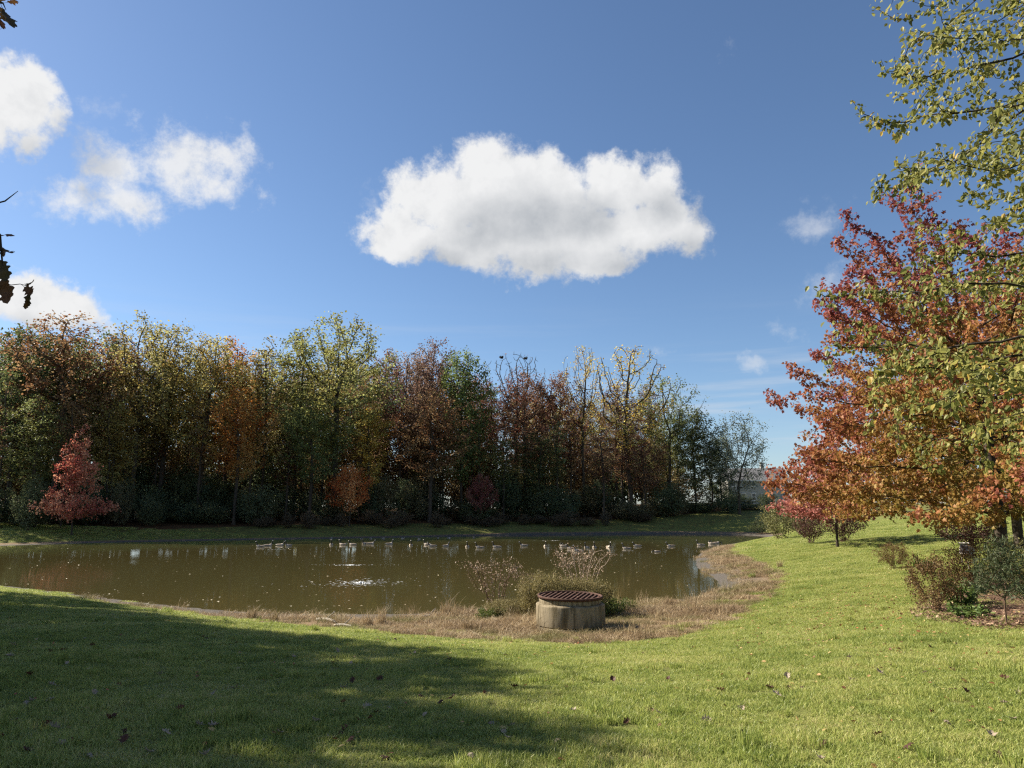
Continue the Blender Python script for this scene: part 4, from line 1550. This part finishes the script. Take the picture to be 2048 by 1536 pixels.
for i, (u, v, k, a) in enumerate(GEESE):
    p = water_at(u, v)
    o = link('goose', gm[k])
    s = 1.0 if k != 'low' or u != 1314 else .75
    o.scale = (s, s, s)
    o.rotation_euler = (0, 0, R(a + rng.uniform(-12, 12)))
    o.location = (p[0], p[1], WATER_Z - .035)
    lab = {'up': 'goose swimming on the pond with its black neck held upright', 'mid': 'goose resting on the pond with its neck half lowered',
           'low': 'goose on the pond with its head dipped to the water', 'back': 'goose on the pond turning its head over its back to preen'}[k]
    tag(o, lab, 'goose', 'geese on the pond, neck ' + {'up': 'upright', 'mid': 'half lowered', 'low': 'dipped', 'back': 'turned back'}[k])

# small gulls and ducks near the far bank
for (u, v) in [(662, 1073), (684, 1072), (722, 1074), (742, 1073), (766, 1077), (806, 1073), (838, 1074), (876, 1072), (898, 1072), (948, 1071), (838, 1079)]:
    p = water_at(u, v)
    if sd_poly(p[None, :2], WATERLINE)[0] > -.6:
        p = water_at(u, v + 4)
    o = link('duck', gm['mid'])
    o.scale = (.55, .55, .6)
    o.rotation_euler = (0, 0, rng.uniform(0, 6.28))
    o.location = (p[0], p[1], WATER_Z - .02)
    tag(o, 'small pale waterbird floating close to the far bank', 'bird', 'small birds along the far bank')


# ------------------------------------------------------------------ aerators: boiling water and foam flecks
def foam(u, v, n, rx, ry, boil, label):
    p = water_at(u, v)
    r = np.random.default_rng(int(u + v))
    fm = mat('foam', lambda t: n_prin(t, (.55, .56, .55), .4, .4))
    root = empty('aerator_plume', (p[0], p[1], WATER_Z))
    tag(root, label, 'water plume')
    q = np.abs(r.normal(0, .5, n)); a = r.uniform(0, 6.28, n)
    C = np.column_stack([np.cos(a) * q * rx, np.sin(a) * q * ry, np.full(n, .012)])
    U = norm(np.column_stack([r.normal(0, 1, n), r.normal(0, .25, n), np.zeros(n)]))
    W = norm(r.normal(0, .12, (n, 3)) + (0, 0, 1))
    s = r.uniform(.04, .22, n) * np.clip(1.2 - q * .6, .3, 1)
    o = link('foam_flecks', leaves_mesh('foam_flecks', C, U, W, s, (LEAF_QUAD[0] * (1, .35, .4), LEAF_QUAD[1]), fm), root); o['kind'] = 'stuff'
    if boil:
        mb = MB()
        for i in range(60):
            aa = r.uniform(0, 6.28); d = abs(r.normal(0, .28)); h = max(.012, boil * math.exp(-d * d * 14)) * r.uniform(.5, 1)
            c = np.array([math.cos(aa) * d, math.sin(aa) * d, 0])
            w = r.uniform(.02, .06)
            mb.lathe([(w * 1.2, -.01), (w, h * .5), (w * .5, h * .9), (.002, h)], 6, c)
        mb.build('boil', fm, root, True)


foam(722, 1166, 330, 2.8, 3.0, .09, 'white bubbling aerator plume nearest to the grassy shore')
foam(700, 1130, 90, 3.2, .7, .03, 'thin line of aerator foam in the middle of the pond')
foam(548, 1099, 60, 2.0, .5, 0, 'thin foam line of the aerator beside the first geese')
foam(1108, 1081, 60, 2.0, .6, 0, 'bright foam line near the far bank')


def floating():
    r = np.random.default_rng(19)
    us, vs = r.uniform(0, 1420, 420), 1085 + 140 * r.random(420) ** 1.2
    P = np.array([water_at(u, v) for u, v in zip(us, vs)])
    k = sd_poly(P[:, :2], WATERLINE) < -.3
    P = P[k]
    P[:, 2] = WATER_Z + .008
    n = len(P)
    U = norm(np.column_stack([r.normal(0, 1, (n, 2)), np.zeros(n)]))
    W = norm(r.normal(0, .2, (n, 3)) + (0, 0, 1))
    m = leaf_ramp_mat('floating_leaf', [(0, (.20, .15, .08)), (.6, (.45, .38, .24)), (1, (.6, .55, .42))], .1)
    o = link('floating_leaves', leaves_mesh('floating_leaves', P, U, W, r.uniform(.05, .12, n), LEAF_QUAD, m, r.random(n)))
    tag(o, 'pale fallen leaves drifting on the pond', 'leaves', kind='stuff')


floating()


# ------------------------------------------------------------------ instanced ground cover
def scatter(name, pts, rots, scl, idx, sources):
    me = bpy.data.meshes.new(name)
    me.vertices.add(len(pts))
    me.vertices.foreach_set('co', np.asarray(pts, np.float32).ravel())
    a = me.attributes.new('rot', 'FLOAT_VECTOR', 'POINT'); a.data.foreach_set('vector', np.asarray(rots, np.float32).ravel())
    a = me.attributes.new('scl', 'FLOAT_VECTOR', 'POINT'); a.data.foreach_set('vector', np.asarray(scl, np.float32).ravel())
    a = me.attributes.new('idx', 'INT', 'POINT'); a.data.foreach_set('value', np.asarray(idx, np.int32))
    o = link(name, me)
    ng = bpy.data.node_groups.new(name, 'GeometryNodeTree')
    ng.interface.new_socket('Geometry', in_out='INPUT', socket_type='NodeSocketGeometry')
    ng.interface.new_socket('Geometry', in_out='OUTPUT', socket_type='NodeSocketGeometry')
    N, L = ng.nodes, ng.links
    gi, go = N.new('NodeGroupInput'), N.new('NodeGroupOutput')
    iop = N.new('GeometryNodeInstanceOnPoints')
    L.new(gi.outputs[0], iop.inputs['Points'])
    jn = N.new('GeometryNodeJoinGeometry')
    for s in reversed(sources):
        oi = N.new('GeometryNodeObjectInfo')
        oi.inputs['Object'].default_value = s
        oi.inputs['As Instance'].default_value = True
        L.new(oi.outputs['Geometry'], jn.inputs[0])
    L.new(jn.outputs[0], iop.inputs['Instance'])
    iop.inputs['Pick Instance'].default_value = True
    def attr(nm, ty, sock):
        n = N.new('GeometryNodeInputNamedAttribute')
        n.data_type = ty
        n.inputs['Name'].default_value = nm
        L.new(n.outputs[0], iop.inputs[sock])
    attr('idx', 'INT', 'Instance Index')
    attr('scl', 'FLOAT_VECTOR', 'Scale')
    attr('rot', 'FLOAT_VECTOR', 'Rotation')
    L.new(iop.outputs[0], go.inputs[0])
    md = o.modifiers.new('scatter', 'NODES')
    md.node_group = ng
    return o


def blades_obj(name, seed, n, half, hmin, hmax, w, bend, material):
    r = np.random.default_rng(seed)
    x, y = r.uniform(-half, half, n), r.uniform(-half, half, n)
    h = r.uniform(hmin, hmax, n)
    a = r.uniform(0, 6.28, n)
    b = r.uniform(.2, 1, n) * bend * h
    dx, dy = np.cos(a), np.sin(a)
    c = r.uniform(0, 6.28, n)
    sx, sy = np.cos(c) * w / 2, np.sin(c) * w / 2
    V_ = np.zeros((n, 5, 3))
    V_[:, 0] = np.column_stack([x - sx, y - sy, np.full(n, -.01)])
    V_[:, 1] = np.column_stack([x + sx, y + sy, np.full(n, -.01)])
    V_[:, 2] = np.column_stack([x + sx * .8 + dx * b * .35, y + sy * .8 + dy * b * .35, h * .6])
    V_[:, 3] = np.column_stack([x - sx * .8 + dx * b * .35, y - sy * .8 + dy * b * .35, h * .6])
    V_[:, 4] = np.column_stack([x + dx * b, y + dy * b, h * .95])
    i = np.arange(n)[:, None] * 5
    loops = (i + np.array([[0, 1, 2, 3, 3, 2, 4]])).ravel()
    tot = np.tile([4, 3], n)
    rn = np.repeat(r.random(n), 2)
    me = np_mesh(name, V_.reshape(-1, 3), loops, tot, [material], fattr={'rnd': rn})
    return bpy.data.objects.new(name, me)


def grass_mat(t):
    oi = t.nodes.new('ShaderNodeObjectInfo')
    g = t.nodes.new('ShaderNodeNewGeometry')
    nm = n_noise(t, .45, 4, .55, vec=g.outputs['Position'])
    r = S(t, n_attr(t, 'rnd'))
    nk = n_noise(t, 2.6, 3, .6, vec=g.outputs['Position'])
    f = (r * .55 + S(t, nm).smooth(.32, .68) * .24 + S(t, nk).smooth(.32, .68) * .20 + S(t, oi.outputs['Random']) * .08)
    c = n_ramp(t, f.s, [(.0, (.06, .10, .020)), (.30, (.20, .26, .055)), (.60, (.36, .40, .105)), (.82, (.48, .47, .17)), (1, (.58, .50, .26))])
    return leaf_surface(t, c, .45, .45, .4)


def build_lawn():
    m = mat('grass_blade', grass_mat)
    src = [blades_obj('grass_patch', 100 + k, 560, .21, .020, .070, .0062, 1.2, m) for k in range(5)]
    src += [blades_obj('grass_clump', 130 + k, 130, .085, .05, .125, .0062, .8, m) for k in range(2)]
    r = np.random.default_rng(5)
    pts = []
    # one mown sheet: patches on a jittered grid, larger cells farther off
    for (y0, y1, stp, sc) in ((2.0, 14, .30, 1.0), (14, 26, .36, 1.15), (26, 48, .60, 1.7), (48, 84, 1.0, 2.6)):
        xs = np.arange(-.92 * y1 - 2, .92 * y1 + 2, stp); ys = np.arange(y0, y1, stp)
        X, Y = np.meshgrid(xs, ys)
        P = np.stack([X.ravel(), Y.ravel()], 1) + r.uniform(-stp * .4, stp * .4, (X.size, 2))
        P = P[np.abs(P[:, 0]) < .86 * P[:, 1] + 1.5]
        z, dW, dL = ground(P, True)
        fray = (dL > -1.4) & (r.random(len(P)) < .16 * np.clip(1 + dL / 1.4, 0, 1)) & (P[:, 1] < 60)
        k = fray | (dL > .15 + .22 * fbm2(P[:, 0] * 1.3, P[:, 1] * 1.3, 4) + .22 * fbm2(P[:, 0] * 4, P[:, 1] * 4, 9)) & (P[:, 1] < 84)
        k &= P[:, 1] < 84
        P, z = P[k], z[k]
        pts.append((np.column_stack([P, z]), np.full(len(P), sc)))
    Q = np.concatenate([p for p, _ in pts]); sc = np.concatenate([s for _, s in pts])
    n = len(Q)
    e = .15
    zx = (ground(Q[:, :2] + (e, 0)) - ground(Q[:, :2] - (e, 0))) / (2 * e)
    zy = (ground(Q[:, :2] + (0, e)) - ground(Q[:, :2] - (0, e))) / (2 * e)
    rot = np.column_stack([np.arctan(zy), -np.arctan(zx), np.zeros(n)])
    q = r.integers(0, 4, n)
    # euler XYZ: the spin about z is folded into the choice of patch
    hs = sc * r.uniform(.6, 1.15, n) * (sc ** -.55) * (1 + .35 * fbm2(Q[:, 0] * 1.7, Q[:, 1] * 1.7, 44)) * (1 + .25 * fbm2(Q[:, 0] * 7, Q[:, 1] * 7, 45))
    o = scatter('lawn_grass', Q, rot, np.column_stack([sc * r.choice([-1, 1], n), sc * r.choice([-1, 1], n), hs]), np.where(r.random(n) < .055, r.integers(5, 7, n), r.integers(0, 5, n)), src)
    tag(o, 'short mown green grass covering the lawn', 'grass', kind='stuff')
    print('LAWN', n)


build_lawn()


def dry_mat(t):
    g = t.nodes.new('ShaderNodeNewGeometry')
    n1 = S(t, n_noise(t, .8, 4, .6, vec=g.outputs['Position']))
    n2 = S(t, n_noise(t, .35, 3, .6, vec=g.outputs['Position'], stretch=(1, 1.3, 1)))
    r = S(t, n_attr(t, 'rnd'))
    c = n_ramp(t, (r * .6 + n1.smooth(.25, .75) * .45).s, [(0, (.12, .078, .044)), (.4, (.28, .20, .115)), (.75, (.43, .33, .20)), (1, (.56, .47, .30))])
    gr = n_ramp(t, r.s, [(0, (.10, .11, .03)), (1, (.24, .22, .08))])
    c = n_mix(t, n2.smooth(.50, .64, 0, .85).s, c, gr)
    return leaf_surface(t, c, .25)


def build_dry():
    m = mat('dry_weed', dry_mat)
    src = [blades_obj('dry_patch', 200 + k, 130, .26, .02, .15, .009, 2.2, m) for k in range(4)]
    src += [blades_obj('dry_tall', 210 + k, 46, .13, .12, .42, .006, .7, m) for k in range(2)]
    r = np.random.default_rng(6)
    xs, ys = np.arange(-40, 18, .24), np.arange(14, 62, .24)
    X, Y = np.meshgrid(xs, ys)
    P = np.stack([X.ravel(), Y.ravel()], 1) + r.uniform(-.14, .14, (X.size, 2))
    z, dW, dL = ground(P, True)
    f = fbm2(P[:, 0] * .9, P[:, 1] * .9, 14)
    bare_mud = np.clip((-1.5 - P[:, 0]) / 4, 0, 1)
    k = (dL < .3 + .25 * f) & (dW > .55 + .5 * f + bare_mud * .7) & (r.random(len(P)) < np.clip(.30 + dW * .25, 0, 1) * (1 - .55 * bare_mud)) & (P[:, 1] < 62)
    f3 = fbm2(P[:, 0] * 2.3, P[:, 1] * 2.3, 71)
    k &= (f + f3 * .6 + r.normal(0, .25, len(P))) < .55
    # the drain stands free
    k &= np.hypot(P[:, 0] - DRAIN[0], P[:, 1] - DRAIN[1]) > .86
    P, z, dW = P[k], z[k], dW[k]
    n = len(P)
    tall = r.random(n) < .07
    idx = np.where(tall, 4 + r.integers(0, 2, n), r.integers(0, 4, n))
    s = r.uniform(.6, 1.3, n) * (1 + .4 * fbm2(P[:, 0] * 1.1, P[:, 1] * 1.1, 33))
    o = scatter('dry_shore_weeds', np.column_stack([P, z]), np.column_stack([np.zeros((n, 2)), r.uniform(0, 6.28, n)]), np.column_stack([s, s, s * r.uniform(.7, 1.2, n)]), idx, src)
    tag(o, 'dry brown weeds on the exposed rim of the pond', 'weeds', kind='stuff')
    print('DRY', n)
    # loose tufts, stones and driftwood on the mud
    tuft = [blades_obj('grass_tuft', 220 + k, 120, .10, .12, .40, .007, .8, m) for k in range(2)]
    for i, (u, v) in enumerate([(548, 1243), (734, 1249), (762, 1247), (935, 1262), (505, 1240), (890, 1232), (1335, 1212), (1560, 1135)]):
        x, y, z = on_ground(u, v)
        o = link('grass_tuft', tuft[i % 2].data)
        o.location = (x, y, z); o.rotation_euler = (0, 0, i); o.scale = (1.1, 1.1, 1.0 + .2 * (i % 3))
        tag(o, 'dry grass tuft standing on the muddy pond rim', 'grass tuft', 'grass tufts on the pond rim')
    pale = bark_mat('driftwood', (.20, .165, .13), (.42, .38, .32), 9)
    for (u, v, u2, v2, rr, lab) in [(838, 1237, 874, 1236, .035, 'white bleached driftwood log at the waterline'), (632, 1240, 672, 1247, .04, 'pale brown driftwood branch on the mud'), (668, 1252, 706, 1257, .03, 'thin pale stick at the lawn edge')]:
        a, b = np.array(on_ground(u, v)), np.array(on_ground(u2, v2))
        mb = MB()
        c = (a + b) / 2 + (0, .05, .05)
        mb.tube([a + (0, 0, .02), a * .7 + c * .3 + (0, 0, .02), c, b * .7 + c * .3 + (0, .03, .03), b + (0, 0, .02)], np.array([.7, 1, 1.1, .9, .35]) * rr, 7)
        mb.tube([c, c + (.12, .1, .12), c + (.2, .12, .2)], np.array([.5, .4, .2]) * rr, 5)
        tag(mb.build('driftwood', pale, None, True), lab, 'driftwood')


build_dry()


# ------------------------------------------------------------------ fallen leaves on the lawn
def fallen():
    r = np.random.default_rng(23)
    md = leaf_ramp_mat('fallen_dark', [(0, (.05, .022, .016)), (1, (.13, .055, .03))], .15)
    mp = leaf_ramp_mat('fallen_pale', [(0, (.20, .15, .105)), (1, (.34, .275, .205))], .15)
    my = leaf_ramp_mat('fallen_yellow', [(0, (.33, .24, .07)), (1, (.42, .30, .10))], .25)
    dark = [oak_leaf_mesh('fallen_leaf', md, c, 30 + i) for i, c in enumerate((.9, 1.3, -.8, .7))]
    pale = [oak_leaf_mesh('fallen_leaf', mp, c, 40 + i) for i, c in enumerate((-.8, .7, 1.1))]
    spots = [(1340, 1365, 'd'), (1348, 1378, 'p'), (1000, 1312, 'd'), (1020, 1378, 'd'), (752, 1367, 'd'), (970, 1390, 'd'), (790, 1282, 'd'), (1860, 1298, 'd'), (1262, 1446, 'd'), (1860, 1432, 'd'),
             (1600, 1378, 'd'), (1578, 1379, 'd'), (1530, 1380, 'd'), (1488, 1420, 'p'), (1915, 1382, 'd'), (1940, 1396, 'd'), (1550, 1346, 'p'), (1763, 1355, 'p'), (1905, 1455, 'p'),
             (65, 1358, 'd'), (245, 1470, 'd'), (190, 1296, 'd'), (130, 1335, 'p'), (110, 1380, 'p'), (40, 1450, 'p'), (50, 1495, 'p'), (330, 1400, 'p'), (390, 1405, 'p'), (300, 1515, 'p'), (408, 1520, 'p'),
             (465, 1517, 'p'), (340, 1480, 'p'), (590, 1318, 'p'), (552, 1368, 'p'), (475, 1340, 'p'), (185, 1398, 'p'), (50, 1415, 'p'), (88, 1412, 'p'), (10, 1316, 'p'), (290, 1236, 'd'), (410, 1280, 'd'),
             (105, 1308, 'd'), (960, 1520, 'p'), (1010, 1470, 'p'), (1150, 1430, 'p'), (990, 1450, 'p'), (1095, 1432, 'd'), (1640, 1530, 'p'), (1225, 1405, 'p'), (1218, 1412, 'p'), (850, 1400, 'd'), (1900, 1342, 'd')]
    spots += [(float(r.uniform(0, 900)), float(1270 + 260 * r.random() ** .8), 'p' if r.random() < .6 else 'd') for _ in range(60)]
    spots += [(float(r.uniform(900, 2040)), float(1300 + 230 * r.random()), 'p' if r.random() < .45 else 'd') for _ in range(26)]
    for i, (u, v, k) in enumerate(spots):
        x, y, z = on_ground(u, v)
        ms = dark if k == 'd' else pale
        o = link('fallen_leaf', ms[i % len(ms)])
        s = r.uniform(.075, .115)
        o.location = (x, y, z + .03); o.scale = (s, s, s)
        o.rotation_euler = (r.uniform(-.7, .7), r.uniform(-.6, .6), r.uniform(0, 6.28))
        if k == 'd':
            tag(o, 'dark brown curled oak leaf lying on the grass', 'leaf', 'dark fallen leaves on the lawn')
        else:
            tag(o, 'pale dry oak leaf lying on the grass', 'leaf', 'pale fallen leaves on the lawn')
    # small drops: many under the maple and birch, few elsewhere
    n = 5200
    x = np.concatenate([r.normal(9.5, 4.0, 3400), r.uniform(-12, 22, 1800)])
    y = np.concatenate([r.normal(16.5, 4.5, 3400), r.uniform(4, 34, 1800)])
    P = np.column_stack([x, y])
    z, dW, dL = ground(P, True)
    k = (dL > .2) & (y > 3)
    P, z = P[k], z[k]
    n = len(P)
    C = np.column_stack([P, z + r.uniform(.02, .055, n)])
    U = norm(np.column_stack([r.normal(0, 1, (n, 2)), r.normal(0, .3, n)]))
    W = norm(r.normal(0, .4, (n, 3)) + (0, 0, 1))
    m = leaf_ramp_mat('fallen_small', [(0, (.09, .04, .02)), (.35, (.22, .10, .04)), (.55, (.40, .28, .10)), (.85, (.48, .38, .17)), (1, (.38, .10, .05))], .25)
    o = link('fallen_leaves', leaves_mesh('fallen_leaves', C, U, W, r.uniform(.035, .075, n), LEAF_OVATE, m, r.random(n)))
    tag(o, 'small yellow and brown leaves sprinkled over the lawn', 'leaves', kind='stuff')


fallen()
print('OBJECTS', len(bpy.data.objects))
